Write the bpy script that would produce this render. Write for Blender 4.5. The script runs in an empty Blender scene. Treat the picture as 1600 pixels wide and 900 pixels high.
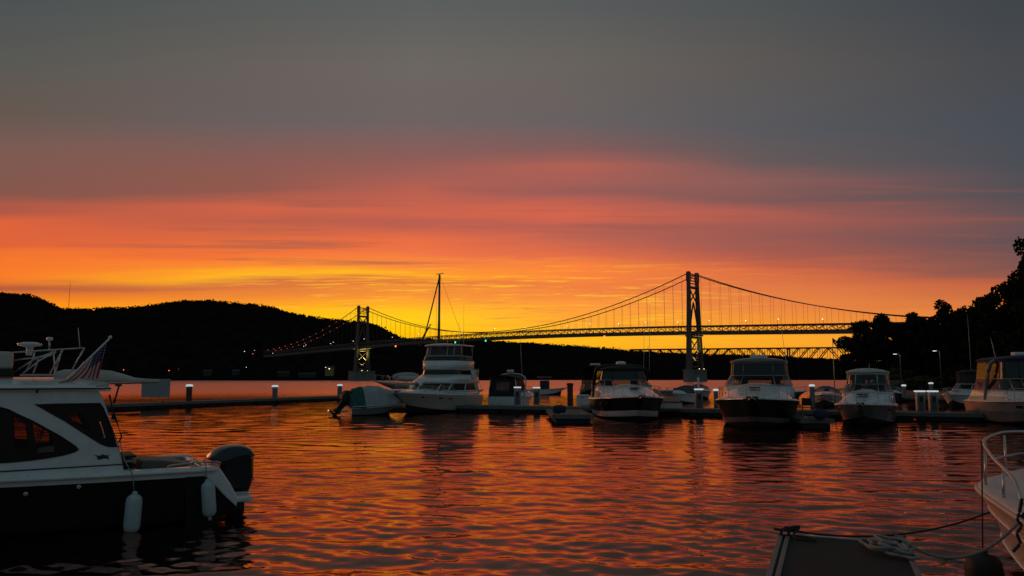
import bpy, math, random, numpy as np
from mathutils import Vector, Matrix, noise as mnoise
from mathutils.geometry import tessellate_polygon
R = math.radians
random.seed(11)
C = bpy.context.scene.collection
SC = bpy.context.scene

# ------------------------------------------------------------------ camera
F = 1230.0; TILT = math.atan(142/F); H = 2.4
cam_d = bpy.data.cameras.new('camera'); cam = bpy.data.objects.new('camera', cam_d); C.objects.link(cam)
cam.location = (0, 0, H); cam.rotation_euler = (math.pi/2+TILT, 0, 0)
cam_d.sensor_width = 36; cam_d.lens = 36*F/1600; cam_d.clip_start = .1; cam_d.clip_end = 20000
SC.camera = cam

def ray(px, py):
    x = (px-800)/F; y = -(py-450)/F
    return Vector((x, math.cos(TILT)-y*math.sin(TILT), math.sin(TILT)+y*math.cos(TILT)))
def P(px, py, Y):
    r = ray(px, py); return Vector((0, 0, H))+r*(Y/r.y)
def PZ(px, py, z):
    r = ray(px, py); return Vector((0, 0, H))+r*((z-H)/r.z)
def lin(c):
    return tuple(((v/255)/12.92 if v/255 <= .04045 else (((v/255)+.055)/1.055)**2.4) for v in c)

# ------------------------------------------------------------------ sky
W = bpy.data.worlds.new('World'); SC.world = W; W.use_nodes = True
nt = W.node_tree; nt.nodes.clear()
def N(t, **k):
    n = nt.nodes.new(t)
    for a, b in k.items(): setattr(n, a, b)
    return n
def lk(a, b): nt.links.new(a, b)
def M(op, a, b=None, c=None, clamp=False):
    n = N('ShaderNodeMath', operation=op); n.use_clamp = clamp
    for i, v in enumerate((a, b, c)):
        if v is None: continue
        if isinstance(v, (int, float)): n.inputs[i].default_value = v
        else: lk(v, n.inputs[i])
    return n.outputs[0]
def MR(v, a, b, c=0., d=1., smooth=True):
    n = N('ShaderNodeMapRange'); n.interpolation_type = 'SMOOTHSTEP' if smooth else 'LINEAR'
    lk(v, n.inputs[0])
    for i, q in enumerate((a, b, c, d)): n.inputs[i+1].default_value = q
    return n.outputs[0]
tc = N('ShaderNodeTexCoord'); sp = N('ShaderNodeSeparateXYZ'); lk(tc.outputs['Generated'], sp.inputs[0])
X_, Y_, Z_ = sp.outputs
az = M('MULTIPLY', M('ARCTAN2', X_, Y_), 57.2958)
hl = M('SQRT', M('ADD', M('MULTIPLY', X_, X_), M('MULTIPLY', Y_, Y_)))
caz = M('COSINE', M('DIVIDE', M('MINIMUM', M('ABSOLUTE', az), 45.), 57.2958))
el = M('MULTIPLY', M('ARCTAN2', Z_, M('MULTIPLY', hl, caz)), 57.2958)
def streak(sa, se, scale, detail, seed, rough=.55, tilt=0.):
    cv = N('ShaderNodeCombineXYZ')
    lk(M('ADD', M('MULTIPLY', az, sa), seed), cv.inputs[0])
    lk(M('ADD', M('MULTIPLY', el, se), M('MULTIPLY', az, tilt)), cv.inputs[1])
    n = N('ShaderNodeTexNoise'); n.inputs['Scale'].default_value = scale
    n.inputs['Detail'].default_value = detail; n.inputs['Roughness'].default_value = rough
    lk(cv.outputs[0], n.inputs['Vector'])
    return M('SUBTRACT', n.outputs[0], .5)
big = streak(.035, .22, 1, 3, 3.1, tilt=.004)
mid = streak(.07, .9, 1, 4, 9.7, tilt=-.012)
fine = streak(.10, 3.2, 1, 7, 1.3, .66, tilt=.05)
fine2 = streak(.27, 6.0, 1, 6, 5.9, .66, tilt=-.12)
m_low = M('MULTIPLY', MR(el, 1., 4.), MR(el, 9.5, 6.5))
m_az = M('MULTIPLY', MR(az, -24., -10.), MR(az, 22., 6.))
m_wisp = M('MULTIPLY', m_low, m_az)
m_mid = M('MULTIPLY', MR(el, 2., 6.), MR(el, 19., 11.))
elw = M('ADD', el, M('MULTIPLY', big, M('ADD', M('MULTIPLY', m_mid, 1.3), .35)))
elw = M('ADD', elw, M('MULTIPLY', mid, M('ADD', M('MULTIPLY', m_mid, 1.5), .3)))
elw = M('ADD', elw, M('MULTIPLY', M('ADD', fine, M('MULTIPLY', fine2, .7)), M('MULTIPLY', m_wisp, 1.5)))
fac = M('MAXIMUM', M('DIVIDE', elw, 30.), 0.)
TAB = {   # (pixel row of the photo, sRGB) per column, read off the photograph
 0:    [(0,(70,79,83)),(100,(84,85,84)),(180,(96,84,80)),(230,(122,84,74)),(300,(132,80,66)),(330,(176,82,60)),(355,(222,92,50)),(385,(222,92,48)),(405,(245,112,36)),(428,(246,120,34)),(446,(176,86,56)),(462,(232,122,30)),(480,(255,142,18)),(560,(250,138,24))],
 400:  [(0,(80,87,89)),(100,(97,92,90)),(190,(103,89,86)),(250,(134,84,75)),(300,(146,81,68)),(328,(208,92,62)),(352,(182,86,64)),(375,(224,100,54)),(400,(246,112,44)),(418,(250,140,36)),(431,(255,186,22)),(446,(216,112,58)),(466,(246,140,44)),(485,(255,172,22)),(510,(255,200,8)),(560,(255,190,10))],
 650:  [(0,(84,91,94)),(100,(103,99,97)),(190,(108,92,88)),(250,(140,86,78)),(285,(172,88,74)),(330,(205,92,66)),(350,(184,87,70)),(375,(232,102,58)),(400,(240,110,60)),(420,(250,136,44)),(432,(255,170,24)),(446,(226,122,54)),(462,(250,150,50)),(480,(255,184,26)),(498,(255,208,4)),(520,(255,196,2)),(540,(255,176,10)),(560,(255,170,20))],
 900:  [(0,(80,87,91)),(100,(99,95,93)),(190,(102,90,88)),(235,(130,84,80)),(262,(178,90,75)),(300,(148,84,78)),(332,(212,94,68)),(362,(178,88,74)),(400,(226,102,62)),(420,(253,126,50)),(450,(240,126,60)),(475,(254,152,58)),(500,(255,166,50)),(530,(255,186,26)),(560,(252,166,30))],
 1200: [(0,(72,79,84)),(100,(87,84,85)),(200,(86,82,84)),(250,(98,82,80)),(282,(140,86,80)),(310,(122,80,77)),(340,(172,86,72)),(372,(148,82,74)),(400,(170,84,68)),(422,(215,104,64)),(450,(222,117,66)),(480,(232,130,64)),(505,(246,150,46)),(530,(252,170,38)),(560,(248,158,44))],
 1600: [(0,(58,66,76)),(100,(66,70,78)),(200,(70,71,77)),(260,(73,72,77)),(310,(84,73,76)),(345,(112,76,74)),(380,(94,74,76)),(415,(122,78,72)),(440,(192,96,64)),(462,(204,112,64)),(490,(226,128,60)),(530,(238,146,60)),(560,(240,150,60))],
}
def ramp(stops):
    n = N('ShaderNodeValToRGB'); n.color_ramp.interpolation = 'LINEAR'
    stops = sorted(stops); e = n.color_ramp.elements
    e[0].position = stops[0][0]; e[0].color = (*stops[0][1], 1)
    e[1].position = stops[-1][0]; e[1].color = (*stops[-1][1], 1)
    for p, c in stops[1:-1]:
        q = e.new(p); q.color = (*c, 1)
    lk(fac, n.inputs[0]); return n.outputs[0]
cols = []
for px, rows in TAB.items():
    st = []
    for py, c in rows:
        r = ray(px, py)
        c = (c[0], min(255, c[1]*1.045), c[2]*1.06+1) if 190 <= py <= 420 else (c[0]+4, c[1]+1, c[2]-3) if py < 190 else c
        st.append((max(0, math.degrees(math.atan2(r.z, r.y))/30), lin(c)))
    r = ray(px, 400); cols.append((math.degrees(math.atan2(r.x, r.y)), ramp(st)))
east = ramp([(0, lin((62, 72, 78))), (.3, lin((70, 90, 97))), (1, lin((74, 92, 99)))])
def mix(f, a, b):
    n = N('ShaderNodeMix', data_type='RGBA'); lk(f, n.inputs[0]); lk(a, n.inputs[6]); lk(b, n.inputs[7]); return n.outputs[2]
azw = M('ADD', az, M('MULTIPLY', big, 3.))
cur = cols[0][1]
for (a0, _), (a1, c1) in zip(cols, cols[1:]):
    cur = mix(MR(azw, a0, a1, smooth=False), cur, c1)
cur = mix(MR(az, 48., 95.), cur, east)
cur = mix(MR(az, -60., -115.), cur, east)
# bright filaments where thin cloud catches the last light
hi = M('MULTIPLY', MR(M('ADD', fine, fine2), .02, .20), M('MULTIPLY', m_wisp, .75))
yel = N('ShaderNodeRGB'); yel.outputs[0].default_value = (*lin((255, 196, 40)), 1)
cur = mix(hi, cur, yel.outputs[0])
lo = M('MULTIPLY', MR(M('ADD', fine, fine2), -.05, -.3), M('MULTIPLY', m_wisp, .55))
gry = N('ShaderNodeRGB'); gry.outputs[0].default_value = (*lin((200, 104, 66)), 1)
cur = mix(lo, cur, gry.outputs[0])
band = streak(.05, 1.5, 1, 5, 21.3, .6, tilt=.006)     # faint grey-mauve bands higher up
gry2 = N('ShaderNodeRGB'); gry2.outputs[0].default_value = (*lin((150, 84, 72)), 1)
cur = mix(M('MULTIPLY', MR(band, .03, .2), M('MULTIPLY', M('MULTIPLY', MR(el, 6.5, 8.5), MR(el, 17., 12.)), M('MULTIPLY', MR(M('ABSOLUTE', az), 48., 25.), .55))), cur, gry2.outputs[0])
cloud = N('ShaderNodeBackground'); lk(cur, cloud.inputs[0]); cloud.inputs[1].default_value = 1.0
sky = N('ShaderNodeTexSky', sky_type='NISHITA'); sky.sun_disc = False
sky.sun_elevation = R(-1.5); sky.sun_rotation = R(-8); sky.dust_density = 3
bg = N('ShaderNodeBackground'); lk(sky.outputs[0], bg.inputs[0]); bg.inputs[1].default_value = .02
add = N('ShaderNodeAddShader'); lk(cloud.outputs[0], add.inputs[0]); lk(bg.outputs[0], add.inputs[1])
wo = N('ShaderNodeOutputWorld'); lk(add.outputs[0], wo.inputs[0])

# afterglow of the sun that has just set: very weak, wide, from the left of the picture
sun = bpy.data.lights.new('sun', 'SUN'); sun.energy = .5; sun.angle = R(25); sun.color = (1, .38, .14)
so = bpy.data.objects.new('sun', sun); C.objects.link(so)
d = Vector((math.sin(R(-48)), math.cos(R(-48)), math.tan(R(5))))
so.rotation_euler = d.to_track_quat('Z', 'Y').to_euler(); sun.specular_factor = 0

V = SC.view_settings; V.view_transform = 'Standard'; V.look = 'None'; V.exposure = 0; V.gamma = 1
SC.cycles.max_bounces = 6; SC.cycles.transparent_max_bounces = 16

# ------------------------------------------------------------------ materials
MATS = {}
def mat(name, col, rough=.5, metal=0, var=.12, scale=4, bump=0, bscale=30, spec=.5, em=None, ems=1, coat=0):
    if name in MATS: return MATS[name]
    m = bpy.data.materials.new(name); m.use_nodes = True; t = m.node_tree
    b = t.nodes['Principled BSDF']
    b.inputs['Base Color'].default_value = (*col, 1); b.inputs['Roughness'].default_value = rough
    b.inputs['Metallic'].default_value = metal; b.inputs['Specular IOR Level'].default_value = spec
    if coat: b.inputs['Coat Weight'].default_value = coat
    co = t.nodes.new('ShaderNodeTexCoord')
    if var:
        n = t.nodes.new('ShaderNodeTexNoise'); n.inputs['Scale'].default_value = scale; n.inputs['Detail'].default_value = 6
        t.links.new(co.outputs['Object'], n.inputs['Vector'])
        r = t.nodes.new('ShaderNodeMapRange'); t.links.new(n.outputs[0], r.inputs[0])
        r.inputs[1].default_value = .3; r.inputs[2].default_value = .7
        r.inputs[3].default_value = 1-var; r.inputs[4].default_value = 1+var
        x = t.nodes.new('ShaderNodeVectorMath'); x.operation = 'SCALE'; x.inputs[0].default_value = col
        t.links.new(r.outputs[0], x.inputs['Scale']); t.links.new(x.outputs[0], b.inputs['Base Color'])
        r2 = t.nodes.new('ShaderNodeMapRange'); t.links.new(n.outputs[0], r2.inputs[0])
        r2.inputs[3].default_value = max(0, rough-.12); r2.inputs[4].default_value = min(1, rough+.12)
        t.links.new(r2.outputs[0], b.inputs['Roughness'])
    if bump:
        n = t.nodes.new('ShaderNodeTexNoise'); n.inputs['Scale'].default_value = bscale; n.inputs['Detail'].default_value = 5
        t.links.new(co.outputs['Object'], n.inputs['Vector'])
        q = t.nodes.new('ShaderNodeBump'); q.inputs['Strength'].default_value = bump; q.inputs['Distance'].default_value = .02
        t.links.new(n.outputs[0], q.inputs['Height']); t.links.new(q.outputs[0], b.inputs['Normal'])
    if em:
        b.inputs['Emission Color'].default_value = (*em, 1); b.inputs['Emission Strength'].default_value = ems
    MATS[name] = m; return m
def glass(name, tint, refl=.12, alpha=.7):
    """tinted sheet: part see-through, part mirror"""
    if name in MATS: return MATS[name]
    m = bpy.data.materials.new(name); m.use_nodes = True; t = m.node_tree; t.nodes.clear()
    tr = t.nodes.new('ShaderNodeBsdfTransparent'); tr.inputs[0].default_value = (*tint, 1)
    df = t.nodes.new('ShaderNodeBsdfPrincipled'); df.inputs['Base Color'].default_value = (.03, .032, .034, 1)
    df.inputs['Roughness'].default_value = .06; df.inputs['IOR'].default_value = 1.7
    mx = t.nodes.new('ShaderNodeMixShader'); mx.inputs[0].default_value = 1-alpha
    t.links.new(tr.outputs[0], mx.inputs[1]); t.links.new(df.outputs[0], mx.inputs[2])
    o = t.nodes.new('ShaderNodeOutputMaterial'); t.links.new(mx.outputs[0], o.inputs[0])
    MATS[name] = m; return m

white = mat('gelcoat_white', (.74, .76, .75), .28, var=.06, coat=.3)
cream = mat('gelcoat_cream', (.50, .47, .41), .35, var=.07, coat=.2)
greyhull = mat('gelcoat_grey', (.16, .165, .17), .3, var=.08, coat=.3)
blackhull = mat('gelcoat_black', (.008, .008, .010), .3, var=.1, spec=.25)
navyhull = mat('gelcoat_navy', (.02, .035, .08), .22, var=.1)
antifoul = mat('antifouling', (.02, .02, .022), .8, var=.2)
steel = mat('stainless_steel', (.55, .55, .55), .25, 1, var=.1)
alu = mat('aluminium', (.35, .36, .36), .4, .8, var=.15)
rubber = mat('black_rubber', (.015, .015, .015), .6, var=.2)
canvas_black = mat('canvas_black', (.02, .021, .023), .85, bump=.4, bscale=60)
canvas_navy = mat('canvas_navy', (.02, .03, .07), .85, bump=.4)
canvas_green = mat('canvas_green', (.015, .10, .08), .85, bump=.5, var=.2, scale=2)
canvas_dgreen = mat('canvas_dark_green', (.012, .045, .032), .85, bump=.5)
canvas_grey = mat('canvas_grey', (.36, .39, .39), .85, bump=.5, var=.15, scale=2)
canvas_tan = mat('canvas_tan', (.55, .53, .47), .85, bump=.5, var=.15, scale=3)
canvas_sunset_lit = mat('canvas_sunset_lit', (.55, .22, .10), .8, bump=.5)  # orange sunset light on the watercraft cover, put into its colour
canvas_blue = mat('canvas_blue', (.03, .07, .18), .85, bump=.4)
vinyl = glass('clear_vinyl', (.75, .72, .70), alpha=.5)
vinyl_dark = glass('smoked_vinyl', (.35, .33, .33), alpha=.45)
gl = glass('window_glass', (.55, .6, .58), alpha=.45)
gl_tint = glass('tinted_glass', (.75, .72, .72), alpha=.8)
blackglass = mat('black_glass', (.01, .011, .012), .08, var=0)
timber = mat('dock_timber', (.14, .12, .10), .85, var=.35, scale=3, bump=.6)
fascia = mat('dock_fascia', (.13, .135, .13), .7, var=.25, scale=3)
float_m = mat('dock_float', (.02, .02, .02), .8, var=.3)
redpile = mat('piling_red_brown', (.07, .025, .02), .8, var=.3)
greypile = mat('piling_grey', (.12, .125, .125), .75, var=.25)
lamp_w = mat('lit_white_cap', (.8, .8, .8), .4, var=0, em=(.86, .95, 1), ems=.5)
lamp_pt = mat('lamp_white', (.8, .8, .8), .4, var=0, em=(1, .93, .78), ems=2.2)
lamp_s = mat('street_lamp_glow', (.8, .8, .8), .4, var=0, em=(1, .9, .72), ems=1.0)
lamp_y = mat('lamp_yellow', (.8, .7, .5), .4, var=0, em=(1, .72, .3), ems=3)
lamp_r = mat('lamp_red', (.5, .05, .03), .4, var=0, em=(1, .07, .05), ems=1.1)
lamp_g = mat('lamp_green', (.05, .5, .3), .4, var=0, em=(.05, 1, .5), ems=1.5)
lamp_o = mat('lamp_orange', (.6, .2, .05), .4, var=0, em=(1, .16, .03), ems=3)
bridge_m = mat('bridge_steel', (.09, .085, .078), .7, var=.2, scale=.3)
bridge_d = mat('bridge_dark_steel', (.10, .09, .085), .8, var=.2, scale=.3)
concrete = mat('pier_concrete', (.20, .19, .18), .9, var=.25, scale=.2)
rope_w = mat('rope_white', (.38, .37, .34), .9, bump=1, bscale=120)
rope_d = mat('rope_dark', (.07, .05, .045), .9, bump=1, bscale=120)
fender_m = mat('fender_vinyl', (.42, .50, .52), .35, var=.1, scale=8)
red_m = mat('flag_red', (.5, .02, .03), .8, var=.1)
flagwhite = mat('flag_white', (.58, .56, .54), .8, var=.1)
flagblue = mat('flag_blue', (.015, .02, .08), .8, var=.1)
blue_m = mat('stripe_blue', (.01, .02, .08), .4, var=0)
bark = mat('bark', (.05, .04, .03), .95, var=.3)
leaf = mat('leaves', (.022, .024, .014), .9, var=.4, scale=.4, spec=.05)
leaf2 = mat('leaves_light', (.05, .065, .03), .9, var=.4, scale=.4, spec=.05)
seat_m = mat('vinyl_seat', (.34, .31, .27), .6, var=.1)

# ------------------------------------------------------------------ mesh helpers
class MB:
    def __init__(s): s.v = []; s.f = []; s.m = []; s.sm = []
    def add(s, vs, fs, m=0, smooth=False, xf=None):
        o = len(s.v); s.v += [tuple(xf(*p)) if xf else tuple(p) for p in vs]
        for f in fs: s.f.append([i+o for i in f]); s.m.append(m); s.sm.append(smooth)
        return s
    def box(s, c, d, m=0, rz=0, ry=0, taper=1):
        hx, hy, hz = d[0]/2, d[1]/2, d[2]/2; vs = []
        mt = Matrix.Rotation(rz, 3, 'Z') @ Matrix.Rotation(ry, 3, 'Y')
        for z in (-1, 1):
            k = 1 if z < 0 else taper
            for x, y in ((-1, -1), (1, -1), (1, 1), (-1, 1)):
                vs.append(Vector(c)+mt @ Vector((x*hx*k, y*hy*k, z*hz)))
        return s.add(vs, [(0, 3, 2, 1), (4, 5, 6, 7), (0, 1, 5, 4), (1, 2, 6, 5), (2, 3, 7, 6), (3, 0, 4, 7)], m)
    def tube(s, pts, r, m=0, seg=8, closed=False, ref=None):
        pts = [Vector(p) for p in pts]; n = len(pts); rings = []
        rs = r if isinstance(r, (list, tuple)) else [r]*n
        for i, p in enumerate(pts):
            a = pts[i-1] if i or closed else p; b = pts[(i+1) % n] if i < n-1 or closed else p
            d = (b-a).normalized() if (b-a).length > 1e-9 else Vector((0, 0, 1))
            up = Vector(ref) if ref else (Vector((0, 0, 1)) if abs(d.z) < .95 else Vector((1, 0, 0)))
            u = d.cross(up).normalized(); w = u.cross(d)
            rings.append([p+(u*math.cos(2*math.pi*k/seg)+w*math.sin(2*math.pi*k/seg))*rs[i] for k in range(seg)])
        return s.loft(rings, m, True, caps=not closed, loop=closed)
    def loft(s, rings, m=0, smooth=True, caps=True, loop=False, ringclosed=True, mfun=None):
        n = len(rings[0]); vs = [p for r in rings for p in r]; o = len(s.v); s.v += [tuple(p) for p in vs]
        K = len(rings) if loop else len(rings)-1
        for i in range(K):
            j = (i+1) % len(rings)
            for k in range(n if ringclosed else n-1):
                l = (k+1) % n
                s.f.append([o+i*n+k, o+i*n+l, o+j*n+l, o+j*n+k]); s.m.append(mfun(i, k) if mfun else m); s.sm.append(smooth)
        if caps and ringclosed:
            s.f.append([o+k for k in range(n)][::-1]); s.m.append(m); s.sm.append(False)
            s.f.append([o+(len(rings)-1)*n+k for k in range(n)]); s.m.append(m); s.sm.append(False)
        return s
    def lathe(s, prof, c=(0, 0, 0), m=0, seg=16, axis='z', smooth=True):
        rings = []
        for r, h in prof:
            ring = []
            for k in range(seg):
                a = 2*math.pi*k/seg; x, y = r*math.cos(a), r*math.sin(a)
                ring.append(Vector(c)+(Vector((x, y, h)) if axis == 'z' else Vector((h, x, y)) if axis == 'x' else Vector((x, h, y))))
            rings.append(ring)
        return s.loft(rings, m, smooth)
    def plate(s, outer, holes=(), t=.05, xf=None, m=0):
        """flat shape with holes, thickness t; xf(u, v, w) puts it in space"""
        loops = [[Vector((p[0], p[1], 0)) for p in l] for l in (outer, *holes)]
        flat = [p for l in loops for p in l]; tris = tessellate_polygon(loops); n = len(flat)
        vs = [(p.x, p.y, t/2) for p in flat]+[(p.x, p.y, -t/2) for p in flat]
        fs = [list(f) for f in tris]+[[i+n for i in f][::-1] for f in tris]
        o = 0
        for l in loops:
            for i in range(len(l)):
                j = (i+1) % len(l); fs.append([o+i, o+j, o+j+n, o+i+n])
            o += len(l)
        return s.add(vs, fs, m, xf=xf)
    def build(s, name, mats, parent=None, bevel=0, loc=None, rz=0, fix=True, segs=2):
        me = bpy.data.meshes.new(name); me.from_pydata([tuple(v) for v in s.v], [], s.f)
        for q in (mats if isinstance(mats, (list, tuple)) else [mats]): me.materials.append(q)
        me.polygons.foreach_set('material_index', s.m); me.polygons.foreach_set('use_smooth', s.sm)
        me.update()
        if fix:
            import bmesh
            b = bmesh.new(); b.from_mesh(me); bmesh.ops.recalc_face_normals(b, faces=b.faces); b.to_mesh(me); b.free()
        o = bpy.data.objects.new(name, me); C.objects.link(o)
        if parent: o.parent = parent
        if loc is not None: o.location = loc
        o.rotation_euler.z = rz
        if bevel:
            q = o.modifiers.new('bevel', 'BEVEL'); q.width = bevel; q.segments = segs; q.limit_method = 'ANGLE'
        return o
def tag(o, label=None, cat=None, group=None, kind=None):
    if label: o['label'] = label
    if cat: o['category'] = cat
    if group: o['group'] = group
    if kind: o['kind'] = kind
    return o
def thing(name, loc, label, cat, rz=0, group=None):
    o = bpy.data.objects.new(name, None); C.objects.link(o); o.empty_display_size = .3
    o.location = loc; o.rotation_euler = (0, 0, rz); return tag(o, label, cat, group)
def kids(o): return [c for c in bpy.data.objects if c.parent == o]
def dup(o, loc, rz=None, label=None, parent=None):
    c = o.copy(); C.objects.link(c)
    if parent: c.parent = parent
    else: c.location = loc
    if rz is not None: c.rotation_euler.z = rz
    if label: c['label'] = label
    for ch in kids(o): dup(ch, None, parent=c)
    return c
def pillow(poly, half, xf, inset=.42, n=9, pw=2.6):
    cx = sum(p[0] for p in poly)/len(poly); cy = sum(p[1] for p in poly)/len(poly); mb = MB(); rings = []
    for i in range(n):
        w = math.sin(math.pi/2*(-1+2*i/(n-1))); k = 1-inset*abs(w)**pw
        rings.append([xf(cx+(x-cx)*k, cy+(y-cy)*k, w*half) for x, y in poly])
    return mb.loft(rings)
def box(n, c, d, m, par=None, bevel=0, rz=0, **k): return MB().box(c, d, 0, rz, **k).build(n, m, par, bevel)
def tubeobj(n, pts, r, m, par=None, seg=8, closed=False): return MB().tube(pts, r, 0, seg, closed).build(n, m, par)
def smooth_pts(pts, n=8):
    """Catmull-Rom through the points"""
    pts = [Vector(p) for p in pts]; out = []
    q = [pts[0]]+pts+[pts[-1]]
    for i in range(1, len(q)-2):
        for k in range(n):
            t = k/n; a, b, c, d = q[i-1], q[i], q[i+1], q[i+2]
            out.append(.5*((2*b)+(c-a)*t+(2*a-5*b+4*c-d)*t*t+(3*b-a-3*c+d)*t**3))
    return out+[pts[-1]]
def sag(a, b, s, n=14):
    a, b = Vector(a), Vector(b)
    return [a.lerp(b, i/n)-Vector((0, 0, 4*s*(i/n)*(1-i/n))) for i in range(n+1)]
def ss(x, a=0., b=1.):
    t = min(1, max(0, (x-a)/(b-a))); return t*t*(3-2*t)

# ------------------------------------------------------------------ water
def make_water():
    az_f = np.radians(np.concatenate([np.arange(-180, -62, 4), np.arange(-60, 60.01, .17), np.arange(64, 181, 4)]))
    rr = [3.0]
    while rr[-1] < 130: rr.append(rr[-1]*1.0045+.004)
    while rr[-1] < 9000: rr.append(rr[-1]*1.07)
    rr = np.array(rr); nA, nR = len(az_f), len(rr)
    Rg, Ag = np.meshgrid(rr, az_f, indexing='ij')
    X = Rg*np.sin(Ag); Y = Rg*np.cos(Ag)
    rng = np.random.default_rng(5); Z = np.zeros_like(X)
    dr = Rg*.0045+.004; nearfan = (np.abs(Ag) < math.radians(60.5)) & (Rg < 131)
    # long gusts vary how rough the surface is
    g = .5+.25*np.sin(X*.31+1.7*np.sin(Y*.13)+.7)*np.sin(Y*.24+.9*np.sin(X*.17)+2.)+.25*np.sin(X*.09+1.3*np.sin(Y*.05)+.7)*np.sin(Y*.10+X*.02+2.)
    for i in range(90):
        lam = .20*(9.5)**(rng.random()**1.35)
        th = rng.normal(0, .5) + .12
        k = 2*math.pi/lam; kx, ky = k*math.sin(th), k*math.cos(th)
        a = lam*(.0050 if lam < .5 else .0036 if lam < .9 else .0022)*(.6+.8*rng.random())
        w = np.clip((lam/(dr+1e-6)-3.2)/3, 0, 1)*(.35+1.35*g if lam < .8 else .8+.4*g)
        ph = rng.random()*6.28
        Z += a*w*(np.sin(kx*X+ky*Y+ph+.8*np.sin(.21*X+.17*Y+ph)))
    Z *= .86*nearfan*np.clip(1.12-Rg/150, .3, 1)
    edge = np.clip((131-Rg)/30, 0, 1); Z *= edge
    co = np.stack([X, Y, Z], -1).reshape(-1, 3).astype(np.float32)
    i = np.arange(nR-1)[:, None]*nA; j = np.arange(nA-1)[None, :]
    q = np.stack([i+j, i+nA+j, i+nA+j+1, i+j+1], -1).reshape(-1, 4)
    i1 = np.arange(nR-1)*nA
    wrap = np.stack([i1+nA-1, i1+2*nA-1, i1+nA, i1], -1)
    q = np.concatenate([q, wrap]).astype(np.int32)[:, ::-1]
    cen = len(co); co = np.concatenate([co, [[0, 0, 0]]]).astype(np.float32)
    tri = np.array([[(k+1) % nA, k, cen] for k in range(nA)], np.int32)
    loops = np.concatenate([q.ravel(), tri.ravel()]); nq, ntri = len(q), len(tri)
    me = bpy.data.meshes.new('river_water')
    me.vertices.add(len(co)); me.vertices.foreach_set('co', co.ravel())
    me.loops.add(len(loops)); me.loops.foreach_set('vertex_index', loops)
    me.polygons.add(nq+ntri)
    me.polygons.foreach_set('loop_start', np.concatenate([np.arange(nq)*4, nq*4+np.arange(ntri)*3]).astype(np.int32))
    me.polygons.foreach_set('use_smooth', np.ones(nq+ntri, bool)); me.update(calc_edges=True); me.validate()
    m = bpy.data.materials.new('river_water'); m.use_nodes = True; t = m.node_tree; t.nodes.clear()
    def tn(k, **kw):
        n = t.nodes.new(k)
        for q, v in kw.items(): setattr(n, q, v)
        return n
    co_ = tn('ShaderNodeTexCoord'); mp = tn('ShaderNodeMapping'); mp.inputs['Scale'].default_value = (.45, 1.25, 1)
    t.links.new(co_.outputs['Object'], mp.inputs[0])
    ln = tn('ShaderNodeVectorMath', operation='LENGTH'); t.links.new(co_.outputs['Object'], ln.inputs[0])
    far = tn('ShaderNodeMapRange'); t.links.new(ln.outputs['Value'], far.inputs[0])     # open river beyond the docks: wind-roughened
    far.inputs[1].default_value = 62; far.inputs[2].default_value = 180
    msk = tn('ShaderNodeTexNoise'); msk.inputs['Scale'].default_value = .16; msk.inputs['Detail'].default_value = 3
    t.links.new(mp.outputs[0], msk.inputs['Vector'])
    mr = tn('ShaderNodeMapRange'); t.links.new(msk.outputs[0], mr.inputs[0])        # calm slicks between rippled patches
    mr.inputs[1].default_value = .36; mr.inputs[2].default_value = .6; mr.inputs[3].default_value = .12; mr.inputs[4].default_value = .75
    prev = None
    for sc_, det, st_, di in ((7.5, 4, .4, .008), (3.0, 3, .32, .018), (.9, 4, .22, .05)):
        n1 = tn('ShaderNodeTexNoise'); n1.inputs['Scale'].default_value = sc_; n1.inputs['Detail'].default_value = det
        t.links.new(mp.outputs[0], n1.inputs['Vector'])
        b1 = tn('ShaderNodeBump'); b1.inputs['Strength'].default_value = st_; b1.inputs['Distance'].default_value = di
        t.links.new(n1.outputs[0], b1.inputs['Height'])
        if sc_ > 2: t.links.new(mr.outputs[0], b1.inputs['Strength'])
        if prev: t.links.new(prev.outputs[0], b1.inputs['Normal'])
        prev = b1
    rg = tn('ShaderNodeMapRange'); t.links.new(far.outputs[0], rg.inputs[0]); rg.inputs[3].default_value = .012; rg.inputs[4].default_value = .30
    gls = tn('ShaderNodeBsdfGlossy'); gls.inputs['Color'].default_value = (1, .60, .50, 1)
    t.links.new(rg.outputs[0], gls.inputs['Roughness'])
    dif = tn('ShaderNodeBsdfDiffuse'); dif.inputs[0].default_value = (.010, .008, .007, 1)
    fz = tn('ShaderNodeFresnel'); fz.inputs['IOR'].default_value = 3.6
    mx = tn('ShaderNodeMixShader')
    for n_ in (gls, dif, fz): t.links.new(prev.outputs[0], n_.inputs['Normal'])
    t.links.new(fz.outputs[0], mx.inputs[0]); t.links.new(dif.outputs[0], mx.inputs[1]); t.links.new(gls.outputs[0], mx.inputs[2])
    o_ = tn('ShaderNodeOutputMaterial'); t.links.new(mx.outputs[0], o_.inputs[0])
    me.materials.append(m)
    o = bpy.data.objects.new('water', me); C.objects.link(o)
    tag(o, 'wide rippled river reflecting the orange sunset', kind='structure')
make_water()
# river bed sheet far below, so the ground reaches the horizon
tag(box('ground', (0, 0, -8), (20000, 20000, 1), mat('river_bed', (.05, .045, .04), .9)), 'river bed', kind='structure')

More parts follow.
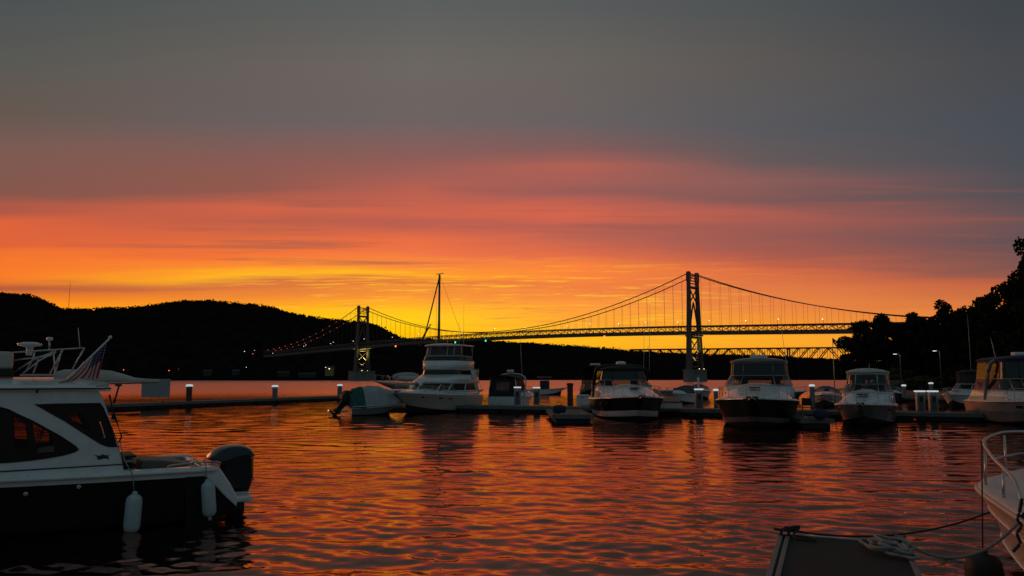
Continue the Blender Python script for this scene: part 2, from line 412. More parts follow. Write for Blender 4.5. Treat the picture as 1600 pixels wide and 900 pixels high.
# ------------------------------------------------------------------ hills
forest_m = mat('forested_hillside', (.012, .010, .008), .98, var=.5, scale=.06, spec=0)
def interp(tab, x):
    if x <= tab[0][0]: return tab[0][1]
    for (a, b), (c, e) in zip(tab, tab[1:]):
        if x <= c: return b+(e-b)*(x-a)/(c-a)
    return tab[-1][1]
def hill(name, label, sky_tab, shore, ridge, step, canopy, x0, x1, depth=12, freq=.09):
    """terrain rising from the shore to a ridge whose skyline is given as (pixel column, row)"""
    mb = MB(); cols_ = []
    n = int((x1-x0)/step)
    prof = [(0, -.02), (.03, .03), (.12, .14), (.25, .33), (.4, .54), (.55, .72), (.7, .86), (.82, .94), (.92, .985), (1, 1), (1.06, .985), (1.3, .8), (1.8, .3), (2.2, -.1)]
    for i in range(n+1):
        px = x0+i*step; py = interp(sky_tab, px); top = P(px, py, ridge)
        dirx = top.x/ridge; col = []
        for u, h in prof:
            Y = shore+(ridge-shore)*u
            z = top.z*h
            X = dirx*Y
            if 0 < u < 1.8:
                nz = mnoise.noise(Vector((X*freq, Y*freq, 3)))*1.1+mnoise.noise(Vector((X*freq*2.6, Y*freq*2.6, 7)))*.7
                nz += .9*max(0, mnoise.noise(Vector((X*freq*.35, Y*freq*.35, 1))))
                z += canopy*nz*min(1, u*6)
            col.append((X, Y, z))
        cols_.append(col)
    mb.loft(cols_, ringclosed=False, caps=False)
    return tag(mb.build(name, forest_m, fix=False), label, kind='structure')
SK_L = [(-260, 470), (-60, 462), (0, 460), (12, 459), (28, 462), (45, 461), (60, 466), (78, 475), (92, 482), (110, 484), (140, 484), (165, 482), (195, 482), (225, 480), (250, 476), (280, 472), (310, 471), (345, 472), (375, 476), (400, 477), (425, 481), (450, 489), (480, 495), (510, 499), (540, 502), (565, 504), (585, 508), (600, 514), (612, 521), (625, 528), (650, 534), (700, 540), (760, 560), (800, 590)]
SK_C = [(480, 540), (600, 533), (640, 531), (700, 531), (760, 533), (800, 536), (830, 537), (870, 540), (900, 541), (930, 544), (960, 546), (1000, 550), (1040, 552), (1080, 554), (1120, 555), (1160, 555), (1200, 556), (1240, 559), (1290, 562), (1340, 565), (1400, 565), (1500, 564), (1700, 564)]
hill('hill', 'tall wooded hill on the far left shore', SK_L, 1205, 1560, 2.0, 4.2, -700, 800)
hill('hill', 'lower wooded ridge across the river behind the bridge', SK_C, 1620, 2150, 1.5, 4.2, 380, 1900, freq=.06)

def clumps(mb, c, rad, n, size, flat=1., m=0):
    """irregular leaf clump faces spread through a volume"""
    for _ in range(n):
        while True:
            p = Vector((random.uniform(-1, 1), random.uniform(-1, 1), random.uniform(-1, 1)))
            if p.length < 1: break
        p = Vector((p.x*rad[0], p.y*rad[1], p.z*rad[2]))+Vector(c)
        a = Vector((random.gauss(0, 1), random.gauss(0, 1), random.gauss(0, 1))).normalized()
        b = a.cross(Vector((random.gauss(0, 1), random.gauss(0, 1), random.gauss(0, 1)))).normalized()
        s_ = size*random.uniform(.6, 1.4)
        mb.add([p-a*s_-b*s_*.4, p+a*s_*.2-b*s_*.8, p+a*s_+b*s_*.3, p-a*s_*.1+b*s_*.9], [(0, 1, 2, 3)], m)
# tree tops along the two skylines
fr = MB()
for tab, Y, a, b, st, hh in ((SK_L, 1545, -20, 640, 2.6, 4.5), (SK_C, 2120, 600, 1345, 2.2, 5)):
    px = a
    while px < b:
        px += st*random.uniform(.5, 1.7); t_ = P(px, interp(tab, px), Y)
        k = random.uniform(.5, 1.) if random.random() < .9 else 1.5
        clumps(fr, (t_.x, Y, t_.z+1), (4.2*k, 4, hh*k*.65), int(14*k), 1.4)
tag(fr.build('forest', forest_m, fix=False), 'dense treetops along the ridges', kind='stuff')

# right bank
bank = MB(); cc = []
for i in range(41):
    x = 62+i*6.; col = []
    ysh = 178+8*math.sin(x*.05)-.25*(x-70)*(x > 100)
    for u, h in ((-4, -.8), (0, .05), (3, .9), (9, 1.8), (25, 3.0), (60, 6), (140, 9), (400, 12)):
        col.append((x+u*.62, ysh+u, h*ss(x, 62, 84)+(.5*mnoise.noise(Vector((x*.1, u*.1, 0))) if u > 0 else 0)-1.2*(1-ss(x, 62, 80))))
    cc.append(col)
bank.loft(cc, ringclosed=False, caps=False)
tag(bank.build('shore', mat('grassy_bank', (.045, .055, .035), .95, var=.4, scale=.5), fix=False), 'grassy bank below the trees on the right', kind='structure')

def tree(px, toppy, Y, wid, label, name='tree', base=1.5, n=2600, leafm=None, seed=0, low=.16, lobes=9, size=.42, cat='tree'):
    random.seed(seed*77+5)
    top = P(px, toppy, Y); hgt = top.z-base
    t = thing(name, (top.x, Y, base), label, cat, group='trees on the right bank')
    tr = MB(); tr.tube(smooth_pts([(0, 0, 0), (.2, .1, hgt*.25), (-.1, 0, hgt*.5), (.15, .1, hgt*.8)], 4), [hgt*.022*(1-.8*i/12) for i in range(13)], 0, 8)
    cr = MB(); w = wid/2
    spots = [(0, 0, hgt*.86, w*.42, hgt*.14)]
    for i in range(lobes):
        a = i*2.4+random.random(); zf = low+(.8-low)*((i+.5)/lobes); q = math.sin(math.pi*min(1, .22+zf*.72))**.8
        rr_ = w*q*random.uniform(.5, .8)
        spots.append((math.cos(a)*rr_, math.sin(a)*rr_, hgt*zf, w*q*random.uniform(.30, .5), hgt*random.uniform(.09, .14)))
        tr.tube([(0, 0, hgt*zf*.7), (math.cos(a)*rr_*.5, math.sin(a)*rr_*.5, hgt*zf*.92), (math.cos(a)*rr_, math.sin(a)*rr_, hgt*zf)], [hgt*.008, hgt*.005, .04], 0, 6)
    per = n//len(spots)
    for x, y, z, r_, h_ in spots:
        for j in range(5):
            o_ = Vector((random.gauss(0, .45)*r_, random.gauss(0, .45)*r_, random.gauss(0, .5)*h_))
            clumps(cr, Vector((x, y, z))+o_, (r_*.62, r_*.62, h_*.6), per//5, size)
    tr.build('trunk', bark, t); cr.build('crown', leafm or leaf, t, fix=False); return t
TR = [
 (1352, 497, 205, 13, 'rounded tree at the river end of the wooded bank, its edge open to the sky', .10),
 (1381, 487, 198, 14, 'tall broad tree where the bridge cable disappears', .10),
 (1336, 531, 200, 8, 'low loose tree reaching over the truss of the far bridge', .05),
 (1412, 494, 200, 12, 'tree just right of the one that hides the bridge cable', .08),
 (1440, 488, 196, 13, 'wide dark tree behind the first shore street lamp', .08),
 (1470, 478, 190, 11, 'pointed tree standing a little above its neighbours behind the second shore lamp', .08),
 (1497, 487, 190, 12, 'tree in the dip of the wooded skyline', .08),
 (1520, 471, 180, 13, 'tree rising on the slope left of the tall mast top', .08),
 (1548, 461, 172, 14, 'broad crown on the slope below the tallest tree', .08),
 (1578, 458, 160, 13, 'dense tree in front of the foot of the tallest tree', .08),
 (1366, 515, 212, 12, 'lower tree filling in behind the tree where the bridge cable disappears', .05),
 (1426, 508, 205, 13, 'lower tree in the second row behind the first shore street lamp', .05),
 (1456, 503, 205, 13, 'lower tree in the second row behind the second shore street lamp', .05),
 (1486, 500, 200, 13, 'second-row tree filling the dip of the wooded skyline', .05),
 (1512, 490, 195, 13, 'second-row tree under the rising slope left of the boat mast', .05),
 (1535, 482, 185, 14, 'second-row tree below the broad crown of the slope', .05),
 (1594, 438, 156, 12, 'bushy tree at the foot of the tallest one, joining it to the slope', .1),
 (1603, 379, 150, 12, 'tallest tree, its ragged crown cut by the right edge of the photo', .12),
 (1640, 420, 150, 14, 'tree at the far right edge beside the tallest one', .1),
]
for i, (px, py, Y, w, lab, low) in enumerate(TR):
    tree(px, py, Y, w, lab, seed=i+1, low=low, n=11000, size=.29, lobes=12 if px == 1606 else 9)
for i, (px, py, Y, w, lab) in enumerate([
  (1283, 572, 172, 5.5, 'small dark shrub standing out over the water behind the tool-filled finger dock'),
  (1405, 575, 172, 10, 'leafy shrub lit faintly beside the first shore lamp'),
  (1445, 588, 168, 13, 'low rounded shrub at the water edge left of the second shore lamp'),
  (1500, 585, 160, 13, 'low bushy shrub at the water edge behind the white boat bow'),
  (1560, 575, 150, 14, 'shrub at the bank behind the grey cruiser')]):
    if i == 0: continue
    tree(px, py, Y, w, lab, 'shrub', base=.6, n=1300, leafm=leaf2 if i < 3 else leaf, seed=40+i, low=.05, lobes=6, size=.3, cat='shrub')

# ------------------------------------------------------------------ suspension bridge
T1 = Vector((161., 696., 0)); T2 = Vector((-194., 1023., 0)); SP = (T2-T1).length
DU = (T2-T1).normalized(); DN = Vector((-DU.y, DU.x, 0))*-1   # across
def BP(s, w, z): p = T1+DU*s+DN*w; return Vector((p.x, p.y, z))
HALF = 7.2; SIDE = 232.
def ztop(s):
    if 0 <= s <= SP: return 52.0-3.6*((s-SP/2)/(SP/2))**2
    e = -s if s < 0 else s-SP; return 48.4-.03*e
def zcab(s):
    if 0 <= s <= SP: return 53.2+42.4*((s-SP/2)/(SP/2))**2
    t = (-s if s < 0 else s-SP)/SIDE
    return 95.6+(43.5-95.6)*t-4*11*t*(1-t)
def make_bridge():
    br = thing('suspension_bridge', (0, 0, 0), 'long two-tower suspension bridge crossing the whole river', 'bridge')
    s0, s1 = -SIDE, SP+SIDE
    # deck floor
    d = MB(); n = 90
    rings = []
    for i in range(n+1):
        s = s0+(s1-s0)*i/n; z = ztop(s)-7.2
        rings.append([BP(s, -HALF-.5, z), BP(s, HALF+.5, z), BP(s, HALF+.5, z+2.9), BP(s, -HALF-.5, z+2.9)])
    d.loft(rings, smooth=False); d.build('deck', bridge_d, br)
    for w in (-HALF-.2, HALF+.2):
        t = MB(); np_ = 118; ds = (s1-s0)/np_
        for i in range(np_):
            a, b = s0+i*ds, s0+(i+1)*ds
            za, zb = ztop(a), ztop(b)
            t.tube([BP(a, w, za), BP(b, w, zb)], .48, seg=4)
            t.tube([BP(a, w, za-7), BP(a, w, za)], .26, seg=4)
            t.tube([BP(a, w, za-4.5), BP(b, w, zb)] if i % 2 else [BP(a, w, za), BP(b, w, zb-4.5)], .26, seg=4)
            t.tube([BP(a, w, za) if i % 2 else BP(a, w, za-4.5), BP((a+b)/2, w, za-2.2)], .2, seg=4)
        t.build('stiffening_truss', bridge_d, br)
        c = MB(); K = 60
        c.tube([BP(s0+(s1-s0)*i/(3*K), w, zcab(s0+(s1-s0)*i/(3*K))) for i in range(3*K+1)], .42, seg=6)
        c.build('main_cable', bridge_d, br)
    # suspenders
    sus = []
    for w in (-HALF-.2, HALF+.2):
        s = s0+6
        while s < s1-6:
            if abs(s) > 5 and abs(s-SP) > 5 and zcab(s)-ztop(s) > 1.2:
                p = BP(s, w, 60); sus.append((Vector(p).length, s, w))
            s += 9.3
    sus.sort(); rest = MB()
    for i, (_, s, w) in enumerate(sus):
        if i < 100: MB().tube([BP(s, w, ztop(s)), BP(s, w, zcab(s))], .085, seg=4).build('suspender', bridge_d, br)
        else: rest.tube([BP(s, w, ztop(s)), BP(s, w, zcab(s))], .10, seg=4)
    tag(rest.build('suspender', bridge_d, br), kind='stuff')
    # towers
    for s, big in ((0, 0), (SP, 1)):
        tw = MB(); xb = MB(); top = 97.
        zp = 10.5 if not big else 12.5
        def wz(z): return HALF+3.2*(1-(z-zp)/(top-zp))**1.6      # legs spread towards the pier
        for sg in (-1, 1):
            rings = []
            for z, hw, hd in ((zp, 1.9, 2.4), (zp+6, 1.6, 2.1), (40, 1.4, 1.9), (70, 1.15, 1.65), (top-9, 1.05, 1.5), (top-8.9, 1.35, 1.8), (top-2, 1.35, 1.8), (top, 1., 1.4)):
                w = wz(z)*sg; rings.append([BP(s-hd, w-hw, z), BP(s+hd, w-hw, z), BP(s+hd, w+hw, z), BP(s-hd, w+hw, z)])
            MB().loft(rings, smooth=False).build('tower_leg', bridge_m, br)
        def bar(w0, z0, w1, z1, r=.8): xb.tube([BP(s, w0, z0), BP(s, w1, z1)], r, seg=4)
        # portal grille at the top
        for z in (top-3, top-5.5, top-8, top-10.5): xb.tube([BP(s, -HALF, z), BP(s, HALF, z)], .55, seg=4)
        xb.tube([BP(s, -HALF, top-14), BP(s, HALF, top-14)], 1.3, seg=4)
        w = HALF
        bar(-w+1, top-15, w-1, top-28, .75); bar(w-1, top-15, -w+1, top-28, .75)
        for k in range(8):      # pointed arch over the roadway
            a0, a1 = k/8, (k+1)/8
            for sg in (-1, 1):
                bar(sg*(w-1)*a0**1.6*1., top-27-22*a0**1.8, sg*(w-1)*a1**1.6, top-27-22*a1**1.8, .7)
        bar(-w, 41, w, 41, 1.1); bar(-w-1, 38.5, w+1, 38.5, 1.1)
        wl_ = wz(zp+8)-1
        for a, b in ((38, 25), (25, zp+3)):
            bar(-wz(a)+1.5, a, wz(b)-1.5, b, .7); bar(wz(a)-1.5, a, -wz(b)+1.5, b, .7)
        bar(-wl_, zp+2.5, wl_, zp+2.5, .9)
        bar(-wz(25)+1.6, 38, -wz(20)+2.2, zp+2, .5); bar(wz(25)-1.6, 38, wz(20)-2.2, zp+2, .5)
        xb.build('cross_bracing', bridge_m, br)
        pr = MB(); hw, hd = (17, 20) if big else (12.5, 13)
        rings = []
        for z, k in ((-6, 1.05), (zp-1.5, 1), (zp-1.4, 1.04), (zp, 1.04)):
            ring = []
            for j in range(20):
                a = 2*math.pi*j/20; cx, sy = math.cos(a), math.sin(a)
                ring.append(BP(s+hd*.55*k*math.copysign(abs(cx)**.5, cx), hw*k*math.copysign(abs(sy)**.8, sy), z))
            rings.append(ring)
        pr.loft(rings, smooth=False).build('pier', concrete, br)
        # service platform ring under the deck
        MB().lathe([(7.5, 0), (8, .4), (8, 1), (7.5, 1.2)], BP(s, 0, 39.5), seg=20).build('service_platform', bridge_m, br)
        fl = MB()
        for sg in (-1, 1):
            for q in (-1, 1): fl.box(BP(s+q*6.5, sg*4, zp+.6), (.5, .5, .5))
        fl.build('flood_lamp', lamp_y, br)
        for q in (-1, 1):
            l = bpy.data.lights.new('tower_flood', 'SPOT'); l.energy = 90000 if big else 26000; l.color = (1, .74, .20)
            l.spot_size = R(60); l.spot_blend = .6; l.shadow_soft_size = .6
            o = bpy.data.objects.new('tower_flood_light', l); C.objects.link(o); o.parent = br
            o.location = BP(s+q*5, 0, zp+1.2)
            dd = (BP(s, 0, 44)-o.location); o.rotation_euler = dd.to_track_quat('-Z', 'Y').to_euler()
        l = bpy.data.lights.new('portal_light', 'POINT'); l.energy = 700; l.color = (1, .15, .08); l.shadow_soft_size = .5
        o = bpy.data.objects.new('portal_light', l); C.objects.link(o); o.parent = br; o.location = BP(s-5, 0, top-6)
    for s, mm, w in ((SP*.62, lamp_g, 0), (SP*.52, lamp_g, 0), (SP*.19, lamp_o, 0), (SP*.84, lamp_o, 0)):
        p = BP(s, -HALF-.5, ztop(s)-8.2)
        MB().box(p, (1.3, 1.3, 1.9)).build('navigation_lamp', mm, br)
    # anchorage and far approach
    box('anchorage', BP(s1+8, 0, 36), (16, 12, 12), forest_m, br, rz=math.atan2(DU.y, DU.x))
    return br
make_bridge()
def s_of(px, z=50):
    t = ray(px, 530); k = t.x/t.y     # X/Y of that column
    return (T1.x-k*T1.y)/(k*DU.y-DU.x)
def bridge_lamp(label):
    t = thing('street_lamp', (0, 0, 0), label, 'street lamp', group='lamps along the suspension bridge')
    MB().tube([(0, 0, 0), (0, 0, 8.2), (.4, 0, 8.8), (1.6, 0, 9)], .14, seg=5).build('post', bridge_d, t)
    MB().lathe([(.15, -.28), (.44, -.16), (.44, .16), (.15, .28)], (1.7, 0, 8.9), seg=10).build('lamp_head', lamp_pt, t)
    return t
l0 = bridge_lamp('white lamp on a tall post above the suspension bridge deck')
for i, px in enumerate([404, 469, 484, 511, 527, 546, 575, 607, 660, 716, 779, 815, 850, 881, 928, 961, 1014, 1054, 1114, 1161, 1222, 1282]):
    s = s_of(px); w = HALF+.6 if i % 2 else -HALF-.6
    p = BP(s, w, ztop(s)-4.3); rz = math.atan2(DN.y, DN.x)+(math.pi if i % 2 else 0)
    if i == 0: l0.location = p; l0.rotation_euler.z = rz
    else: dup(l0, p, rz)
# red lamps strung along the left-hand cables
c0 = None
for w in (-HALF-.2, HALF+.2):
    for k in range(14):
        s = SP+18+k*15.5+(4 if w > 0 else 0); p = BP(s, w, zcab(s)+.7)
        if c0 is None:
            c0 = tag(MB().lathe([(.12, -.45), (.46, -.3), (.46, .3), (.12, .45)], seg=8).build('cable_lamp', lamp_r), 'small red lamp on the bridge cable left of the far tower', 'lamp', 'red lamps strung along the left cables'); c0.location = p
        else: dup(c0, p)

# far railway truss bridge
def rail_bridge():
    t = thing('truss_bridge', (0, 0, 0), 'flat steel truss bridge seen low behind the suspension bridge', 'bridge')
    A = P(985, 546.5, 1600); B = P(1520, 541, 1560); L = (B-A).length; n = 34
    tr = MB(); tr.tube([A, B], 1.5, seg=4)
    def bot(i):
        x = i/n*L; ph = (x % 375)/375      # long panels with haunches
        return 24
    for off in (0, 12):
        o = Vector((0, off, 0))
        for i in range(n):
            a, b = A.lerp(B, i/n)+o, A.lerp(B, (i+1)/n)+o; da, db = Vector((0, 0, 23)), Vector((0, 0, 23))
            tr.tube([a, b], 1.25, seg=4); tr.tube([a-da, b-db], 1.0, seg=4)
            big = i % 10 == 6
            tr.tube([a, a-da], .5 if not big else 1.6, seg=4)
            q0, q1 = (a, b-db) if i % 10 < 6 else (a-da, b)
            tr.tube([q0, q1], 1.0, seg=4)
            m_ = (a+b)/2; tr.tube([m_, m_-da*.5], .35, seg=4); tr.tube([m_-da*.5, (b if i % 10 < 6 else a)+(0*da)], .4, seg=4)
    tr.build('truss', mat('dark_truss_steel', (.03, .027, .025), .9, var=.2, scale=.2, spec=.1), t)
    for k in (1.5, 6.5, 16.5, 26.5):
        p = A.lerp(B, min(1, k/n)); MB().box((p.x, p.y+6, 15), (6, 14, 42), taper=.8).build('pier', forest_m, t)
    for px in (1012, 1100, 1183):
        p = P(px, 541, 1590); MB().box((p.x, p.y-3, A.z+3), (.6, .6, 7)).build('post', bridge_d, t)
rail_bridge()
# radio mast on the hill
t = thing('radio_mast', P(107, 484, 1550), 'hair-thin radio mast on the far left hill saddle', 'mast')
MB().tube([(0, 0, -6), (0, 0, 56)], [.5, .22], seg=5).build('pole', bridge_d, t)
MB().box((0, 0, 30), (1.6, .5, .3)).build('crossbar', bridge_d, t)
# houses and lamps on the far left shore
def house(px, py, Y, w, h, label, m, lit=False):
    Y += 28; p = P(px, py, Y); t = thing('house', (p.x, Y, p.z-h/2), label, 'house', rz=.1)
    MB().box((0, 0, h/2-2), (w, 9, h+4)).build('wall', m, t)
    z = h-.01
    MB().add([(-w/2-.5, -5, z), (w/2+.5, -5, z), (w/2+.5, 5, z), (-w/2-.5, 5, z), (-w/2-.5, 0, z+3), (w/2+.5, 0, z+3)],
             [(0, 1, 5, 4), (2, 3, 4, 5), (0, 4, 3), (1, 2, 5), (0, 3, 2, 1)]).build('roof', mat('roof_dark', (.04, .038, .036), .9), t)
    for k in range(3):
        MB().box((-w*.3+k*w*.3, -4.55, z-1.8), (1.3, .12, 1.4)).build('window', lamp_y if lit and k == 1 else blackglass, t)
wall_g = mat('house_wall', (.05, .05, .048), .9)
for a in [(325, 584, 1196, 12, 7, 'pale house at the left shore below the tallest part of the hill'), (369, 584, 1198, 11, 8, 'small grey house between the pale shore house and the bridge end'),
          (443, 585, 1196, 18, 5, 'long low shed on the far shore under the bridge approach'), (480, 588, 1193, 26, 6, 'long waterfront building left of the yellow-lit one'),
          (637, 586, 1380, 14, 6, 'dim building on the shore right of the far tower')]:
    house(*a, wall_g)
house(515, 579, 1194, 13, 9, 'small building lit yellow on the shore beside the far tower', mat('yellow_lit_wall', (.22, .18, .09), .9), True)
l = bpy.data.lights.new('house_lamp', 'POINT'); l.energy = 200; l.color = (1, .7, .3); l.shadow_soft_size = .5
o = bpy.data.objects.new('house_lamp_light', l); C.objects.link(o); o.location = P(515, 580, 1205)
def shore_lamp(px, py, Y, m, label, r=.75):
    r *= .75
    p = P(px, py, Y); t = thing('lamp_post', (p.x, Y, p.z-6), label, 'lamp post', group='small lamps on the far shore')
    MB().tube([(0, 0, -2), (0, 0, 6)], .12, seg=5).build('post', bridge_d, t)
    MB().lathe([(.15, -r*.8), (r, -r*.3), (r, r*.3), (.15, r*.8)], (0, 0, 6), seg=8).build('lamp_head', m, t)
for px, py, m, lab, r in [(193, 578, lamp_o, 'orange lamp at the foot of the left hill, nearest the flag', .8), (264, 579, lamp_o, 'orange lamp above the end of the rolled boat canopy', .9), (279, 577, lamp_r, 'faint red lamp just right of the pair of orange ones', .5),
    (382, 549, lamp_pt, 'white lamp where the bridge approach begins', .7), (385, 574, lamp_pt, 'white lamp low on the shore below the bridge approach', .6), (395, 553, lamp_o, 'orange lamp beside the bridge anchorage', .7),
    (426, 552, lamp_pt, 'white lamp just under the bridge approach deck', .5), (509, 574, lamp_pt, 'white lamp above the yellow-lit shore building', .7)]:
    shore_lamp(px, py, 1190, m, lab, r)
def street(px, py, Y, label):
    p = P(px, py, Y); t = thing('street_lamp', (p.x, Y, .8), label, 'street lamp', group='lamps on the right shore')
    MB().tube([(0, 0, 0), (0, 0, p.z-1.1), (-.15, 0, p.z-.85), (-.9, 0, p.z-.8)], .085, seg=6).build('post', alu, t)
    MB().box((-1.0, 0, p.z-.84), (.6, .3, .11)).build('lamp_head', lamp_s, t)
    l = bpy.data.lights.new('street_light', 'POINT'); l.energy = 14; l.color = (1, .9, .7); l.shadow_soft_size = .2
    o = bpy.data.objects.new('street_light', l); C.objects.link(o); o.parent = t; o.location = (-1.1, 0, p.z-1.1)
street(1406, 553, 164, 'lit street lamp on the right shore behind the cruiser with the grey hull')
street(1468, 548, 158, 'lit street lamp on the right shore above the pair of power pedestals')

# ------------------------------------------------------------------ boats
def hull_fn(L, B, fb, fs, rake=1.1, tb=.45, p=2.3, wst=.92, wend=.03, draft=.4, ch=.5, chw=.35, shp=2.):
    def ws(t):
        if t < tb: return B/2*(wst+(1-wst)*ss(t/tb))
        return max(B/2*wend, B/2*(1-((t-tb)/(1-tb))**p))
    def zs(t): return fs+(fb-fs)*t**shp
    def pt(t, u):
        w = ws(t); zc = .06+ch*fb*t**3; yc = w*(.9-chw*t*t)
        y = yc+(w-yc)*u**(1+.6*t); z = zc+(zs(t)-zc)*u; x = L*t-rake*(1-u)*t**4
        return x, y, z
    def keel(t): return L*t-rake*1.1*t**4, 0, -draft+(draft+.05)*t**9
    return ws, zs, pt, keel
def build_hull(par, L, B, fb, fs, mats, bands, rub=steel, n=26, deckm=None, name='hull', **k):
    """bands: list of upper limits u (0..1) matching mats[1:]; mats[0] = bottom"""
    ws, zs, pt, keel = hull_fn(L, B, fb, fs, **k)
    us = sorted(set([0, .12, .3, .5, .7, .85, 1]+list(bands)))
    rings = []
    for i in range(n+1):
        t = (i/n)**.85
        half = [keel(t)]+[pt(t, u) for u in us]
        ring = [(x, -y, z) for x, y, z in reversed(half[1:])]+half
        rings.append(ring)
    rings.append([(x+.06, 0, z) for x, y, z in rings[-1]])
    K = len(us)
    def mf(i, j):
        q = j if j < K else None
        lv = (K-1-j) if j < K else (j-K)       # 0 = bottom strip (keel-chine)
        if lv == K-1 and j < K: pass
        if j < K: lv = K-1-j                   # strip between us index lv and lv+1 ... bottom = -1
        else: lv = j-K
        # strips: j=0 -> us[K-2..K-1]; j=K-1 -> us[0]-keel; j=K -> keel-us[0]
        hiu = us[K-1-j] if j < K else (us[j-K] if j > K-1 else 0)
        if j == K-1 or j == K: return 0
        top = us[K-1-j] if j < K else us[j-K]
        for bi, b in enumerate(bands):
            if top <= b+1e-6: return min(bi+1, len(mats)-1)
        return len(mats)-1
    mb = MB(); mb.loft(rings, ringclosed=False, caps=False, mfun=mf)
    o = len(mb.v); tr = rings[0]; mb.add(tr, [list(range(len(tr)))], min(1, len(mats)-1))
    mb.build(name, mats, par)
    if rub:
        r = MB()
        for sg in (-1, 1):
            r.tube([(x, sg*(y+.015), z-.03) for x, y, z in [pt((i/n)**.85, 1) for i in range(n+1)]], .035, seg=6)
        r.build('rub_rail', rub, par)
    return ws, zs, pt
def deck(par, L, ws, zs, t0, tw, hc, m, n=20, name='foredeck', full=.88, pw=3.):
    mb = MB(); rings = []
    for i in range(n+1):
        t = t0+(1-t0)*i/n; w = ws(t); ring = []
        c = hc*ss(1-t, 0., 1-tw)**.9
        for v in (-1, -.97, -full, -.8, -.65, -.45, -.2, 0, .2, .45, .65, .8, full, .97, 1):
            k = min(1, abs(v)/full)
            z = zs(t)+.05+(c+.05)*(1-k**pw) if abs(v) < full else zs(t)+(.05 if abs(v) < .99 else 0)
            ring.append((L*t, v*w, z))
        rings.append(ring)
    mb.loft(rings, ringclosed=False, caps=False); return mb.build(name, m, par)
def plan(xa, xf, w, nose=.9, n=14, sq=.8):
    """U shaped plan: starboard aft -> round the front -> port aft"""
    pts = [(xa, -w), ((xa+xf-nose)/2, -w)]
    for i in range(n+1):
        a = -math.pi/2+math.pi*i/n
        pts.append((xf-nose+nose*math.cos(a)**sq if math.cos(a) > 1e-6 else xf-nose, w*math.copysign(abs(math.sin(a))**sq, math.sin(a))))
    return pts+[((xa+xf-nose)/2, w), (xa, w)]
def wall(name, a, b, za, zb, m, par, t=None, ida=None, zf=None):
    """surface between two plan curves"""
    mb = MB(); mb.loft([[(x, y, za if not zf else za+zf(x)) for x, y in a], [(x, y, zb) for x, y in b]], ringclosed=False, caps=False, smooth=True)
    o = mb.build(name, m, par, fix=False)
    if t: q = o.modifiers.new('solid', 'SOLIDIFY'); q.thickness = t
    return o
def cap(name, a, z, crown, m, par, thick=.06, drop=.0):
    """crowned roof over a plan curve"""
    n = len(a); h = n//2; rows = []
    for i in range(h+1):
        p, q = a[i], a[n-1-i]; row = []
        for k in range(9):
            f = k/8; y = p[1]+(q[1]-p[1])*f
            row.append((p[0], y, z+crown*math.sin(math.pi*f)**.7*(1 if i else .9)*(1-(i/h)**4)))
        rows.append(row)
    mb = MB(); mb.loft(rows, ringclosed=False, caps=False)
    o = mb.build(name, m, par, fix=False); q = o.modifiers.new('solid', 'SOLIDIFY'); q.thickness = thick; return o
def frames(name, curves, idx, r, m, par, along=()):
    mb = MB()
    for k in along: mb.tube([(x, y, z) for (x, y), z in [(p, curves[k][1]) for p in curves[k][0]]], r, seg=6)
    for i in idx:
        mb.tube([(c[0][i][0], c[0][i][1], c[1]) for c in curves], r, seg=6)
    return mb.build(name, m, par)
def bow_rail(par, L, ws, zs, t0, h=.55, inset=.9, r=.014, m=alu, post=7, end=.985):
    n = 16; side = []
    for i in range(n+1):
        t = t0+(end-t0)*i/n; side.append((L*t, ws(t)*inset, zs(t)+.08+h*ss((t-t0)/(1-t0), 0, .18)))
    x, y, z = side[-1]
    pts = side+[(x+.25, y*.5, z), (x+.32, 0, z), (x+.25, -y*.5, z)]+[(x, -y, z) for x, y, z in reversed(side)]
    mb = MB(); mb.tube(pts, r, seg=6)
    for i in range(post):
        t = t0+(end-t0)*(i+.9)/post; k = min(n, int(round((t-t0)/(end-t0)*n)))
        for sg in (-1, 1): mb.tube([(side[k][0], sg*side[k][1], zs(t)+.03), (side[k][0]+.05, sg*side[k][1], side[k][2])], r*.85, seg=6)
    return mb.build('bow_rail', m, par)
def dome(par, x, y, z, r=.32, h=.26, name='radar_dome', m=white):
    return MB().lathe([(r*.6, 0), (r*.95, .04), (r, h*.4), (r*.93, h*.75), (r*.6, h*.97), (.02, h)], (x, y, z), seg=20).build(name, m, par)
def whip(par, x, y, z, h, lean=(0, 0), r=.016): return tubeobj('antenna', [(x, y, z), (x+lean[0], y+lean[1], z+h)], [r, r*.4], white, par, seg=5)
def heading(x, y): return math.atan2(y, x)

